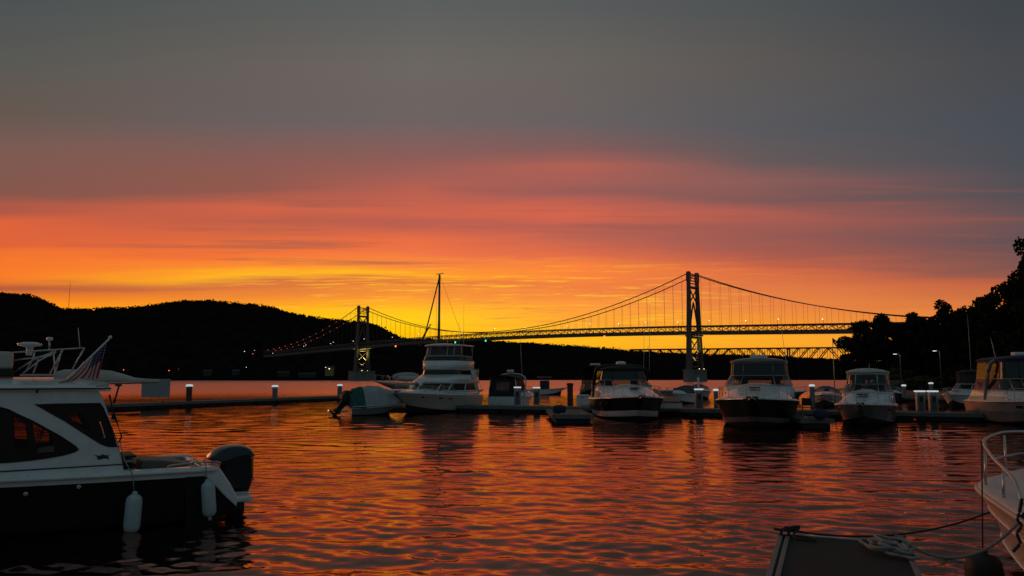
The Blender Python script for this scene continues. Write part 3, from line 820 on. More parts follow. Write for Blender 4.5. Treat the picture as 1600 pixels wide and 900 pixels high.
def express(loc, rz, label, L, B, fb, fs, mats, bands, hc=.45, xw=.5, wh=.62, top=None, ztop_=3.3, canvas=canvas_black, panel=vinyl_dark, arch=None, rail=.55, radar='dome', whips=(), ports=True, name='cabin_cruiser', deckm=white, seam=True, spot=False, wsw=.84, hull_k={}, rake=.9, aftx=.1, topw=.8, fr=alu, fenders=False, hatch=True):
    b = thing(name, loc, label, 'boat', rz, group='boats moored in the marina')
    ws, zs, pt = build_hull(b, L, B, fb, fs, mats, bands, **hull_k)
    deck(b, L, ws, zs, .02, xw, hc, deckm)
    xw_ = xw*L+.5; w = ws(xw)*wsw; zb = zs(xw)+.05+hc*.92
    p0 = plan(aftx*L, xw_, w, nose=1.25); p1 = plan(aftx*L, xw_-rake, w*.88, nose=1.0)
    # coaming the windshield stands on
    wall('coaming', plan(.03*L, xw_+.12, w*1.04, nose=1.3), p0, zs(.3)-.0, zb+.02, deckm, b, .05)
    wall('windshield', p0, p1, zb, zb+wh, gl, b)
    n = len(p0); mid_ = n//2
    frames('windshield_frame', [(p0, zb), (p1, zb+wh)], (2, 5, mid_-2, mid_+2, n-6, n-3), .028, fr, b, along=(0, 1))
    z1 = zb+wh
    # dashboard, helm seats and steering wheel inside
    MB().box((xw_-1.5, 0, zb-.05), (.9, w*1.5, .25)).build('dashboard', canvas_black, b)
    for sy in (-.5, .5):
        s_ = MB(); s_.box((xw_-2.6, sy*w, zb), (.5, .5, .2)); s_.box((xw_-2.85, sy*w, zb+.4), (.12, .5, .7)); s_.build('helm_seat', seat_m, b, .05)
    MB().tube([(xw_-1.95+.03*math.sin(a), .5*w+.17*math.cos(a), zb+.28+.17*math.sin(a)) for a in [2*math.pi*i/14 for i in range(14)]], .014, seg=5, closed=True).build('steering_wheel', rubber, b)
    if top:
        p2 = plan(aftx*L, xw_-rake-top, w*topw, nose=.8)
        wall('canopy_panels', p1, p2, z1+.02, ztop_-.12, panel, b)
        frames('canopy_frame', [(p1, z1), (p2, ztop_-.12)], (1, 4, mid_-2, mid_+2, n-5, n-2) if seam else (1, n-2), .03, canvas, b, along=(1,))
        p3 = plan(aftx*L-.1, xw_-rake-top+.12, w*topw+.06, nose=.85)
        cap('canopy_roof', p3, ztop_-.12, .2, canvas, b, .07)
        wall('canopy_valance', p2, p3, ztop_-.28, ztop_-.10, canvas, b, .03)
    if arch:
        ax, az_, am = arch; aw = w*1.02
        mb = MB()
        for off in (0,):
            pts = smooth_pts([(ax-.7, -aw, zs(.2)+.1), (ax-.2, -aw*.97, az_-.6), (ax, -aw*.8, az_-.05), (ax, 0, az_+.06), (ax, aw*.8, az_-.05), (ax-.2, aw*.97, az_-.6), (ax-.7, aw, zs(.2)+.1)], 6)
            mb.tube(pts, .11, seg=8)
        mb.build('radar_arch', am, b)
    zt = max(ztop_+.05 if top else 0, arch[1]+.1 if arch else 0) or z1
    xr = arch[0] if arch else xw_-rake-(top or 0)-1.2
    if radar == 'dome': dome(b, xr, 0, zt, .34, .26); MB().lathe([(.1, -.15), (.08, .02)], (xr, 0, zt), seg=8).build('radar_mount', white, b)
    if radar == 'flat': MB().box((xr, 0, zt+.17), (.5, .9, .2)).build('radar_unit', white, b, .05); MB().lathe([(.16, -.1), (.12, .1)], (xr, 0, zt), seg=10).build('radar_mount', white, b)
    for wx, wy, wz_, wh_, ln in whips: whip(b, wx, wy, wz_, wh_, ln)
    if rail: bow_rail(b, L, ws, zs, xw-.04, rail)
    # bow furniture
    MB().box((L*.995, 0, fb+.09), (.5, .32, .06)).build('pulpit', deckm, b, .02)
    a = MB(); a.tube([(L-.1, 0, fb+.16), (L+.3, 0, fb+.06)], .03, seg=6); a.tube([(L+.28, -.16, fb-.1), (L+.34, 0, fb+.05), (L+.28, .16, fb-.1)], .035, seg=6); a.build('anchor', steel, b)
    if hatch: MB().box((L*.76, 0, zs(.76)+.08+hc*.62), (.55, .55, .05), ry=.07).build('deck_hatch', blackglass, b, .02)
    c = MB()
    for sg in (-1, 1):
        for tt in (.9, .55): c.box((L*tt, sg*ws(tt)*.93, zs(tt)+.1), (.24, .04, .03)); c.box((L*tt, sg*ws(tt)*.93, zs(tt)+.06), (.08, .04, .08))
    c.build('cleat', steel, b)
    if ports:
        for sg in (-1, 1):
            for tt in (.62, .72):
                x, y, z = pt(tt, .72); x2, y2, z2 = pt(tt+.03, .72)
                MB().box(((x+x2)/2, sg*((y+y2)/2+.01), z), (.5, .03, .14), rz=sg*math.atan2(y2-y, x2-x)).build('porthole', blackglass, b, .012)
    if spot: MB().lathe([(.07, 0), (.09, .05), (.09, .16), (.05, .2)], (xw_-rake-.6, .0, zt+.02), seg=10).build('spotlight', white, b)
    MB().box((L*.12, 0, .55), (L*.2, B*.72, .06)).build('cockpit_floor', deckm, b)
    MB().box((-.35, 0, .3), (.8, B*.8, .09)).build('swim_platform', deckm, b, .03)
    return b, ws, zs, pt

def facing(px, wlpy, off=0., L=10):
    """bow at this waterline pixel, pointing at the camera turned by off degrees; returns stern location and heading"""
    bow = PZ(px, wlpy, 0); a = math.atan2(-bow.y, -bow.x)+R(off)
    return bow-Vector((math.cos(a), math.sin(a), 0))*L, a

# big dark-hulled cruiser right of the near tower
loc, a = facing(1178, 671, -3, 10.6)
express(loc, a, 'largest black-hulled cruiser, with dark canopy, right of the near bridge tower', 11.2, 4.15, 1.5, 1.15,
        [antifoul, greyhull, blackhull, blackhull, white], [.22, .5, .97], hc=.86, xw=.46, wh=.52, top=.25, ztop_=3.45, canvas=greyhull, panel=vinyl_dark, radar='flat', spot=False,
        whips=[(4.6, 1.5, 3.3, 2.6, (-.4, -.25)), (4.2, -.8, 3.6, .35, (0, 0))], wsw=.86, hull_k=dict(p=3.2, tb=.55, wend=.14, ch=.18, rake=1.5, chw=.16), topw=.84, rake=1.2)
# black-hulled cruiser in the middle
loc, a = facing(1000, 658, 10, 9.4)
express(loc, a, 'black-hulled cruiser with white foredeck, black canvas top and round radar, moored in the middle', 10.2, 4.1, 1.42, 1.1,
        [antifoul, white, blackhull, blackhull, white], [.30, .5, .97], hc=.80, xw=.48, wh=.36, top=.2, ztop_=3.12, canvas=canvas_black, panel=vinyl_dark, arch=(2.6, 3.2, blackhull), radar='dome',
        whips=[(3., 1.8, 2.9, 4.4, (.1, .1)), (3.2, 1.4, 3., 3.2, (-.1, .1))], hull_k=dict(p=2.7, tb=.5, wend=.1, ch=.15, rake=1.4, chw=.18), rake=1.3)
# grey cruiser with sand canopy
loc, a = facing(1347, 667, -4, 8)
express(loc, a, 'smaller grey-hulled cruiser with tan-topped clear canopy, right of the cluttered finger dock', 8.4, 3.05, 1.15, .95,
        [antifoul, greyhull, greyhull, white], [.3, .95], hc=.74, xw=.44, wh=.38, top=.2, ztop_=2.86, canvas=canvas_tan, panel=vinyl, radar='none', rail=.5,
        hull_k=dict(p=2.9, tb=.5, wend=.12, ch=.4, rake=1.2), topw=.82, name='cabin_cruiser', whips=[(3.4, .2, 2.95, .3, (0, 0))], rake=.9)
# cruiser at the right edge
loc, a = facing(1702, 672, 27, 9.5)
express(loc, a, 'cruiser with pale arch and navy canopy, cut by the right edge', 10.6, 4.0, 1.45, 1.15,
        [antifoul, greyhull, mat('gelcoat_stone', (.30, .285, .27), .3, var=.08, coat=.3), white], [.5, .93], hc=.55, xw=.5, wh=.62, top=.35, ztop_=3.55, canvas=canvas_navy, panel=vinyl_dark, arch=(3.4, 3.45, greyhull), radar='flat',
        whips=[(3.4, -1.3, 3.4, 1.3, (-.5, 0))], hull_k=dict(p=2.6, tb=.45, wend=.1, rake=1.3))
# white boat with black cockpit cover left of it
loc, a = facing(1488, 637, -18, 6.6)
express(loc, a, 'white cuddy boat with black cockpit cover, bow pointing left beside the pair of pedestals', 7.6, 2.8, 1.15, .95,
        [antifoul, white, white], [.3], hc=.45, xw=.42, wh=.5, top=.2, ztop_=3.05, canvas=canvas_black, panel=canvas_black, radar='none', whips=[(2.6, .4, 3., 5., (0, 0))], rail=.4, ports=False, fr=white)
# dark canopied boat left of black cruiser
loc, a = facing(925, 641, 178, -6.8)
express(loc, a, 'boat with tall black canvas enclosure behind the white dock box', 8., 3.1, 1.2, 1.0,
        [antifoul, white, white], [.3], hc=.4, xw=.55, wh=.5, top=.2, ztop_=3.45, canvas=canvas_black, panel=vinyl_dark, radar='flat', rail=.5, ports=False, aftx=.02)

# flybridge motor yacht
def flybridge():
    loc, a = facing(634, 646.5, -30, 9.0)
    b = thing('motor_yacht', loc, 'white flybridge yacht with clear upper enclosure and cream hull, beside the covered outboard boat', 'boat', a, 'boats moored in the marina')
    L, B = 10.4, 3.9
    ws, zs, pt = build_hull(b, L, B, 1.5, 1.15, [antifoul, cream, cream, white], [.3, .86], p=2.3, tb=.45, wend=.05, rake=1.4, ch=.4)
    deck(b, L, ws, zs, .02, .5, .35, white)
    w = 1.6
    a1 = plan(.8, 6.9, w*1.0, 1.7)
    wall('cabin_base', plan(.8, 7.0, w*1.03, 1.7), a1, 1.15, 1.5, white, b, .05)
    a2 = plan(.8, 5.9, w*.96, 1.4); n = len(a1); md = n//2
    wall('saloon_window', a1, a2, 1.5, 2.08, gl, b)
    frames('window_frame', [(a1, 1.5), (a2, 2.08)], (1, 3, 6, md-1, n-7, n-4, n-2), .055, white, b, along=(0, 1))
    wall('brow', plan(.4, 6.15, w*.99, 1.4), plan(.4, 6.2, w*1.02, 1.4), 2.06, 2.18, white, b, .06)
    a3 = plan(.4, 4.9, w*.93, 1.2)
    wall('cabin_roof', plan(.4, 6.2, w*1.02, 1.4), a3, 2.18, 2.72, white, b, .06)
    a4 = plan(.9, 4.75, w*.9, 1.2)
    wall('upper_dark_band', plan(.9, 4.85, w*.92, 1.2), a4, 2.72, 3.04, blackglass, b)  # dark glossy band between cabin roof and flybridge coaming
    c0_, c1_ = plan(1.2, 4.75, w*.95, 1.3), plan(1.2, 5.1, w*1.02, 1.3)
    wall('flybridge_coaming', plan(1.0, 4.5, w*.9, 1.2), c0_, 3.02, 3.12, white, b, .06)
    wall('flybridge_coaming', c0_, plan(1.2, 4.65, w*.97, 1.2), 3.12, 3.76, white, b, .06)
    for sg in (-1, 1):
        MB().plate([(.2, 1.2), (.75, 1.2), (1.9, 3.1), (1.1, 3.1)], t=.07, xf=lambda x_, z_, w_: (x_, sg*w*.97+w_, z_)).build('wing_panel', white, b)
    MB().box((1.9, 0, 2.95), (3.4, w*1.8, .1)).build('flybridge_floor', white, b)
    wall('windscreen', plan(1.3, 4.6, w*.93, 1.1), plan(1.3, 4.4, w*.9, 1.1), 3.78, 4.12, blackglass, b)
    d1, d2 = plan(1.3, 4.4, w*.9, 1.1), plan(1.3, 4.15, w*.87, 1.0)
    wall('enclosure_panels', d1, d2, 4.12, 4.86, vinyl, b)
    frames('enclosure_frame', [(d1, 4.12), (d2, 4.86)], (0, 2, 5, md-2, md+2, n-6, n-3, n-1), .035, canvas_tan, b, along=(0,))
    cap('hardtop', plan(1.1, 4.4, w*.93, 1.1), 4.88, .12, white, b, .08)
    MB().box((3.6, 0, 3.85), (.5, 1.8, .4)).build('helm_console', canvas_black, b, .05)
    for sy in (-.5, .5):
        s_ = MB(); s_.box((2.8, sy, 3.9), (.5, .55, .2)); s_.box((2.6, sy, 4.3), (.12, .55, .7)); s_.build('helm_seat', seat_m, b, .05)
    MB().tube([(3.3, .45+.19*math.cos(q), 4.25+.19*math.sin(q)) for q in [2*math.pi*i/16 for i in range(16)]], .02, seg=5, closed=True).build('steering_wheel', rubber, b)
    bow_rail(b, L, ws, zs, .42, .5)
    r = MB()
    for z in (2.85, 3.1): r.tube([(x, y, z) for x, y in plan(.3, 1.3, w*.95, .1)][:3], .02, seg=5)
    for i in range(4): r.tube([(.3+i*.3, -w*.95, 2.5), (.3+i*.3, -w*.95, 3.2)], .018, seg=5); r.tube([(.3+i*.3, w*.95, 2.5), (.3+i*.3, w*.95, 3.2)], .018, seg=5)
    r.build('deck_rail', steel, b)
    for x, y, z, h in ((2.2, -1.3, 4.9, 4.6), (2.4, 1.2, 4.9, 3.3), (3.4, 1.3, 4.9, 1.8), (2.0, -.4, 5., .6)): whip(b, x, y, z, h)
    MB().tube([(.6, 0, 2.5), (.3, 0, 5.2)], .03, seg=6).build('ensign_pole', steel, b)
    for sy in (1, -1):
        for tt in (.55, .66, .82):
            x, y, z = pt(tt, .75); MB().box((x, sy*(y+.01), z), (.45, .04, .09), rz=-sy*.12*tt).build('porthole', blackglass, b, .012)
    MB().lathe([(.11, 0), (.14, .1), (.14, .25), (.05, .3)], (6.9, 0, 1.9), seg=10).build('searchlight', white, b)
    MB().box((.35, 0, 1.7), (.1, 2.9, 1.4)).build('aft_bulkhead', white, b)
    MB().box((-.4, 0, .3), (.8, 3.1, .1)).build('swim_platform', white, b, .03)
    MB().box((L, 0, 1.62), (.9, .4, .07)).build('pulpit', white, b, .02)
flybridge()

# covered boat with outboard, stern to the left
def outboard(par, x, y, z, s=1., rz=0, tilt=0, m=rubber, name='outboard_motor'):
    o = bpy.data.objects.new(name, None); C.objects.link(o); o.parent = par; o.location = (x, y, z); o.rotation_euler = (0, tilt, rz); o.scale = (s,)*3
    def prof(pts, hw, mm, nm, bev=.08):
        return MB().plate(pts, t=2*hw, xf=lambda u, v, w_: (u, w_, v)).build(nm, mm, o, bev, segs=4)
    prof([(-.28, .12), (-.42, .3), (-.40, .66), (-.28, .78), (0, .84), (.2, .74), (.32, .5), (.3, .12)], .26, m, 'cowling', .1)
    prof([(-.22, .14), (.2, .14), (.1, -.55), (-.16, -.55)], .09, m, 'midsection', .04)
    prof([(-.3, -.5), (.2, -.5), (.14, -.62), (-.26, -.62)], .15, m, 'anti_ventilation_plate', .02)
    MB().lathe([(.01, -.36), (.06, -.3), (.075, 0), (.05, .25), (.01, .32)], (-.05, 0, -.78), axis='x', seg=12).build('gearcase', m, o)
    prof([(-.12, -.6), (.1, -.6), (.02, -1.0), (-.08, -1.0)], .03, m, 'skeg', .01)
    p = MB()
    for k in range(3):
        q = 2*math.pi*k/3
        p.add([(-.42, .03*math.cos(q), -.78+.03*math.sin(q)), (-.38, .2*math.cos(q-.35), -.78+.2*math.sin(q-.35)), (-.44, .2*math.cos(q+.35), -.78+.2*math.sin(q+.35))], [(0, 1, 2)])
    q_ = p.build('propeller', steel, o, fix=False); q_.modifiers.new('s', 'SOLIDIFY').thickness = .02
    return o
def covered_boat():
    p = PZ(541, 649, 0)
    b = thing('covered_boat', p, 'small boat under a green and grey cover, its black outboard tilted up at the left', 'boat', R(36), 'boats moored in the marina')
    L, B = 4.3, 2.1
    ws, zs, pt = build_hull(b, L, B, .9, .62, [antifoul, greyhull, white], [.7], wend=.05)
    def cover(x0, x1, m, name):
        mb = MB(); rings = []
        for i in range(17):
            x = x0+(x1-x0)*i/16; t = x/L; w = ws(max(0, t))*1.03
            crown = 1.32*math.sin(math.pi*min(1, .28+.66*t))**.9*(1 if t > .08 else .85)+.03*math.sin(x*9)
            ring = []
            for k in range(15):
                v = -1+2*k/14; z = zs(max(0, t))-.15+(crown+.1)*(1-abs(v)**2.4)+.035*math.sin(6*v+x*4)
                ring.append((x, v*w, z))
            rings.append(ring)
        mb.loft(rings, ringclosed=False, caps=False); mb.add(rings[0], [list(range(15))]); mb.add(rings[-1], [list(range(15))])
        return mb.build(name, m, b)
    cover(.05, .95, canvas_green, 'green_cover'); cover(.96, 4.25, canvas_grey, 'grey_cover')
    outboard(b, -.25, 0, .75, 1.15, 0, R(38))
    MB().box((-.1, .7, .25), (.5, .5, .1)).build('swim_platform', white, b, .02)
covered_boat()

# trawler with a covered tender behind
def trawler():
    bow = PZ(597, 622, 0); L = 12.; a = math.atan2(-.32, -.95)
    loc = bow-Vector((math.cos(a), math.sin(a), 0))*(L-1.0)
    b = thing('trawler', loc, 'boat with covered tender on its foredeck, mostly hidden behind the flybridge yacht', 'boat', a, 'boats moored in the marina')
    ws, zs, pt = build_hull(b, L, 3.8, 2.1, 1.3, [antifoul, greyhull, cream], [.78], rake=2.3, p=1.9)
    deck(b, L, ws, zs, .02, .4, .3, cream)
    MB().lathe([(.03, -1.75), (.35, -1.6), (.55, -1.), (.6, 0), (.5, 1.), (.3, 1.6), (.03, 1.8)], (8., 0, 2.65), axis='x', seg=16).build('tender_cover', canvas_grey, b)
    bow_rail(b, L, ws, zs, .6, .75, r=.024)
    MB().box((3.4, 0, 2.1), (5, 2.6, 1.6)).build('deckhouse', cream, b, .1)
    for k in range(3):
        for sg in (-1, 1): MB().box((2+k*1.4, sg*1.31, 2.4), (1, .03, .5)).build('cabin_window', blackglass, b)
    cr = MB(); cr.tube([(9.9, 0, 2.1), (10.3, 0, 2.8)], .05); cr.tube([(10.3, -.3, 2.8), (10.3, .3, 2.8)], .05); cr.build('windlass', steel, b)
trawler()
def sailboat():
    Y = 78.; base = P(685, 600, Y)
    b = thing('sailboat', (base.x-1.2, Y, 0), 'sailboat whose tall bare mast rises above the flybridge yacht', 'boat', R(12), 'boats moored in the marina')
    L = 10.
    ws, zs, pt = build_hull(b, L, 3.0, 1.3, 1.0, [antifoul, white, white], [.3], draft=.9)
    b.location = (base.x-math.cos(R(12))*5.5, Y-math.sin(R(12))*5.5, 0)
    deck(b, L, ws, zs, .02, .5, .3, white)
    MB().box((4.5, 0, 1.5), (3.6, 1.7, .5)).build('coachroof', white, b, .12)
    zt = P(686, 429, Y).z
    MB().tube([(5.5, 0, 1), (5.5, 0, zt)], [.13, .1], seg=8).build('mast', bridge_d, b)
    MB().tube([(5.5, 0, 2.3), (1.6, 0, 2.4)], .07, seg=6).build('boom', alu, b)
    MB().lathe([(.02, -1.9), (.16, -1.7), (.2, 0), (.14, 1.8), (.02, 1.9)], (3.5, 0, 2.5), axis='x', seg=10).build('furled_sail', canvas_tan, b)
    r = MB(); r.tube([(5.5, 0, zt-.2), (4.1, 0, 6.6)], .07, seg=6); r.tube([(5.5, 0, zt), (9.8, 0, 1.4)], .012, seg=4)
    for sg in (-1, 1):
        r.tube([(5.5, 0, zt-.5), (5.5, sg*.9, 7.8), (5.4, sg*1.4, 1.2)], .015, seg=4)
    r.build('rigging', bridge_d, b)
    MB().tube([(5.5, -.95, 7.8), (5.5, .95, 7.8)], .035, seg=5).build('spreader', alu, b)
    MB().tube([(3.6, 0, 5.6), (4.1, 0, 6.8), (4.7, 0, 7.8)], [.16, .1, .05], seg=6).build('radar_bracket', bridge_d, b)
    MB().tube([(5.2, 0, zt+.02), (5.9, 0, zt+.15)], .04, seg=5).build('wind_vane', bridge_d, b)
sailboat()
# boat with green canopy, stern to the camera
def green_boat():
    p = PZ(784, 641, 0); b = thing('cuddy_boat', p+Vector((0, .4, 0)), 'white cuddy boat with dark green canopy and clear rear window, behind the lit pedestals', 'boat', R(70), 'boats moored in the marina')
    L, B = 6.6, 2.6
    ws, zs, pt = build_hull(b, L, B, 1.25, .95, [antifoul, white, white], [.3])
    deck(b, L, ws, zs, .3, .5, .4, white)
    w = 1.15
    wall('coaming', plan(.1, 3.8, w*1.05, .9), plan(.1, 3.8, w, .9), .9, 1.35, white, b, .05)
    MB().box((.06, 0, .65), (.08, 2.3, .75)).build('transom', white, b, .02)
    q = MB()
    q.plate([(-w, 1.02), (w, 1.02), (w*.95, 2.35), (-w*.95, 2.35)], [[(-.55, 1.5), (-.55, 2.15), (.55, 2.15), (.55, 1.5)]], .03, lambda u, v, t_: (.1+t_+.12*(v-1), u, v))
    q.build('rear_curtain', canvas_black, b)
    q = MB(); q.plate([(-.55, 1.5), (-.55, 2.15), (.55, 2.15), (.55, 1.5)], t=.01, xf=lambda u, v, t_: (.1+t_+.12*(v-1), u, v)); q.build('rear_window', vinyl, b)
    p0, p1, p2 = plan(.2, 3.5, w, .8), plan(.2, 2.9, w*.92, .7), plan(.2, 2.6, w*.9, .6); n = len(p0)
    wall('windshield', p0, p1, 1.35, 1.85, gl, b); wall('side_curtain', p1, p2, 1.85, 2.4, vinyl_dark, b)
    frames('windshield_frame', [(p0, 1.35), (p2, 2.4)], (0, 2, 6, n-7, n-3, n-1), .035, white, b, along=(0,))
    cap('canopy', plan(.1, 2.75, w*.96, .6), 2.38, .3, canvas_dgreen, b, .06)
    tubeobj('arch', smooth_pts([(1.9, -1.2, 1.1), (2.2, -1.15, 2.5), (2.25, 0, 2.82), (2.2, 1.15, 2.5), (1.9, 1.2, 1.1)]), .05, white, b)
    MB().box((2.2, .1, 3.02), (.35, .5, .22)).build('radar_unit', white, b, .04)
    whip(b, 2.2, -.9, 2.7, 3.2, (.1, .2)); bow_rail(b, L, ws, zs, .45, .45)
green_boat()
def console_boat():
    p = PZ(858, 617, 0); b = thing('center_console_boat', p, 'small white boat with a T-top standing over its console, out beyond the pedestals', 'boat', R(-14), 'boats moored in the marina')
    L = 6.6; b.location = p+Vector((-3.6, 0, 0))
    ws, zs, pt = build_hull(b, L, 2.3, 1.15, .8, [antifoul, white, greyhull], [.9])
    MB().box((3., 0, 1.2), (.9, .9, 1.1)).build('console', white, b, .1)
    MB().box((3.45, 0, 1.95), (.05, .9, .5)).build('windshield', gl, b)
    t_ = MB()
    for sx in (2.4, 3.5):
        for sy in (-.55, .55): t_.tube([(sx, sy, .7), (sx+.1, sy, 2.6)], .03, seg=6)
    t_.build('top_frame', alu, b)
    MB().box((2.95, 0, 2.66), (2., 1.7, .09)).build('hardtop', canvas_grey, b, .04)
    MB().box((3., 0, 1.5), (1.3, 1.2, 1.3)).build('console_cover', canvas_navy, b, .15)
    outboard(b, -.2, 0, .75, .95)
console_boat()
def small_behind(px, wl, label, rz, L=5.6, cover=canvas_blue, mast=0, hullm=white, B=2.2, name='runabout', prop=.9):
    p = PZ(px, wl, 0); b = thing(name, p-Vector((math.cos(rz)*L/2, math.sin(rz)*L/2, 0)), label, 'boat', rz, 'boats moored in the marina')
    ws, zs, pt = build_hull(b, L, B, 1.1, .8, [antifoul, hullm, hullm, white], [.3, .9])
    deck(b, L, ws, zs, .02, .55, .3, white)
    p0, p1 = plan(.3, 3.3, B*.42, .7), plan(.3, 2.9, B*.38, .6); n = len(p0)
    wall('windshield', p0, p1, 1.1, 1.5, gl, b); frames('windshield_frame', [(p0, 1.1), (p1, 1.5)], (1, 6, n-7, n-2), .025, alu, b, along=(0, 1))
    mb = MB(); rings = []
    for i in range(9):
        x = .1+2.9*i/8; h = 1.4+.35*math.sin(math.pi*(.15+.75*i/8))
        rings.append([(x, v*B*.45*(1+.02*math.sin(9*v+x*5)), 1.+(h-1)*(1-abs(v)**2.5)+.03*math.sin(v*8+x*6)) for v in [-1+k/5 for k in range(11)]])
    mb.loft(rings, ringclosed=False, caps=False).build('cockpit_cover', cover, b)
    bow_rail(b, L, ws, zs, .5, .4)
    if mast: MB().box((3.1, 0, 1.6), (.14, .26, mast)).build('light_mast', white, b, .03)
    outboard(b, -.25, 0, .7, prop)
    return b
small_behind(1092, 623, 'small boat with an upright white post, below the near bridge tower', heading(-.2, -1), mast=2.0, cover=canvas_navy, L=6.8, B=2.9)
small_behind(1290, 634, 'white boat with crumpled blue canvas, just left of the grey-hulled cruiser', heading(-.45, -1), cover=canvas_blue, L=6.8, B=2.9)
small_behind(1064, 630, 'low runabout under a black cover, its bow toward the orange-lit watercraft', heading(-.9, -1), cover=canvas_black, L=5.2, B=2.2)
small_behind(1345, 622, 'pale runabout almost hidden behind the grey-hulled cruiser', heading(-.6, -1), cover=canvas_grey, L=6.2, B=2.4)
small_behind(1228, 626, 'grey runabout just showing right of the largest black-hulled cruiser', heading(.5, -1), cover=canvas_grey, hullm=greyhull, L=6., B=2.4)
small_behind(1393, 628, 'dark blue boat with low windshield, half hidden right of the grey-hulled cruiser', heading(-.5, -1), cover=canvas_black, hullm=navyhull)

# personal watercraft under an orange-lit cover and a grey canvas box beside it
p = PZ(1066, 640, .45)
w_ = thing('jet_ski', p+Vector((0, .6, .0)), 'small watercraft under an orange-lit cover on the dock beside the black-hulled cruiser', 'jet ski', R(185))
ws, zs, pt = build_hull(w_, 2.9, 1.1, .62, .5, [white, white], [.9], draft=.05, rub=rubber, wend=.1)
mb = MB(); rings = []
for i in range(11):
    x = .05+2.7*i/10; h = (.55, .75, .85, .8, .95, 1.2, 1.35, 1.2, .95, .8, .66)[i]
    rings.append([(x, v*ws(x/2.9)*1.02, .48+(h-.48)*(1-abs(v)**1.6)+.02*math.sin(v*7+x*9)) for v in [-1+k/6 for k in range(13)]])
mb.loft(rings, ringclosed=False, caps=False).build('cover', canvas_sunset_lit, w_)
MB().box((1.9, 0, 1.25), (.08, .8, .06)).build('handlebar', rubber, w_)
p = PZ(1043, 634, .45)
w_ = thing('dock_locker', p+Vector((0, 1.0, 0)), 'grey canvas-topped locker on the dock against the black cruiser', 'locker', R(-4))
box('body', (0, 0, .5), (1.1, .7, 1.), greyhull, w_, .03); box('lid', (0, 0, 1.06), (1.2, .8, .12), canvas_grey, w_, .04); box('latch', (0, -.37, .85), (.1, .04, .1), steel, w_)

# ------------------------------------------------------------------ docks
def dock(A, B, width, label, top=.45, name='floating_dock', side=1, cl=6, planks=True):
    """front edge runs A -> B at the water line; the dock extends to the left of A->B"""
    A, B = Vector((A.x, A.y, 0)), Vector((B.x, B.y, 0)); d = B-A; L = d.length
    t = thing(name, A, label, 'dock', math.atan2(d.y, d.x), 'floating docks of the marina')
    mb = MB(); n = int(L/.3)
    if planks and n < 220:
        for i in range(n): mb.box(((i+.5)*L/n, width/2, top-.025), (L/n-.012, width-.04, .05))
    else: mb.box((L/2, width/2, top-.025), (L, width, .05))
    mb.build('deck', timber, t)
    f = MB(); f.box((L/2, -.03, top-.11), (L+.1, .07, .2)); f.box((L/2, width+.03, top-.11), (L+.1, .07, .2)); f.box((-.03, width/2, top-.11), (.07, width+.1, .2)); f.box((L+.03, width/2, top-.11), (.07, width+.1, .2))
    f.build('fascia', fascia, t)
    g = MB(); k = max(1, int(L/3.2))
    for i in range(k): g.box(((i+.5)*L/k, width/2, .1), (L/k-.25, width-.12, .46))
    g.build('float', float_m, t)
    for i in range(cl):
        c = MB(); x = (i+.5)*L/cl; c.box((x, .14, top+.07), (.3, .05, .04)); c.box((x-.06, .14, top+.03), (.04, .05, .07)); c.box((x+.06, .14, top+.03), (.04, .05, .07))
        c.build('cleat', steel, t)
    return t
D1a, D1b = PZ(60, 646.5, 0), PZ(545, 624.5, 0)
dock(D1a, D1b, 2.6, 'long low breakwater dock running from behind the pilothouse boat toward the covered boat', cl=9)
D2a, D2b = PZ(596, 641, 0), PZ(1535, 659, 0)
dock(D2a, D2b, 2.4, 'long main dock with pedestals that the row of boats is tied to', cl=12)
def finger(px0, px1, wl, depth, label):
    a_, b_ = PZ(px0, wl, 0), PZ(px1, wl, 0); return dock(a_, Vector((b_.x, a_.y, 0)), depth, label, cl=2)
finger(865, 926, 661, 8, 'short grey finger dock between the green-canopied boat and the black-hulled cruiser')
finger(1252, 1302, 669, 9, 'cluttered finger dock between the big dark cruiser and the grey-hulled cruiser')
a_, b_ = PZ(1384, 627, 0), PZ(1530, 630, 0)
dock(a_, b_, 2.2, 'far dock piece behind the pedestals at the right', cl=3)
a_, b_ = PZ(1105, 634, 0), PZ(1280, 640, 0)

def pile(px, wl, toppy, r, m, label, lit=True):
    p = PZ(px, wl, 0); z = P(px, toppy, p.y).z
    t = thing('piling', (p.x, p.y, 0), label, 'piling', group='pilings along the docks')
    MB().lathe([(r, -3), (r, z-.08)], seg=16).build('post', m, t)
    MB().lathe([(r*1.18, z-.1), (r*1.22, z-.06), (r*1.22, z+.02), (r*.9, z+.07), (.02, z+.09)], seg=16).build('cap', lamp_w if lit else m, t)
    return t
for px, wl, tp, r, m, lab in [(294.5, 634.8, 602, .25, redpile, 'thick red-brown piling with a white cap, nearest on the breakwater dock'),
        (429, 628.8, 603, .27, greypile, 'grey white-capped piling halfway along the breakwater dock'),
        (530.5, 624.2, 601.5, .27, greypile, 'short white-capped piling where the breakwater dock ends by the covered boat')]:
    p = pile(px, wl, tp, r, m, lab)
pile(891, 638, 600, .24, redpile, 'dark red uncapped piling left of the black canvas enclosure', False)
pile(1270, 636, 602, .2, greypile, 'white-capped piling above the clutter of the finger dock')
pile(1413.5, 626, 602, .2, greypile, 'white-capped piling alone on the far dock piece')
pile(1456, 624, 598.5, .22, greypile, 'white-capped piling showing between the pair of right pedestals')
pile(1119, 634, 609, .2, greypile, 'white-capped piling touching the left side of the big dark cruiser')

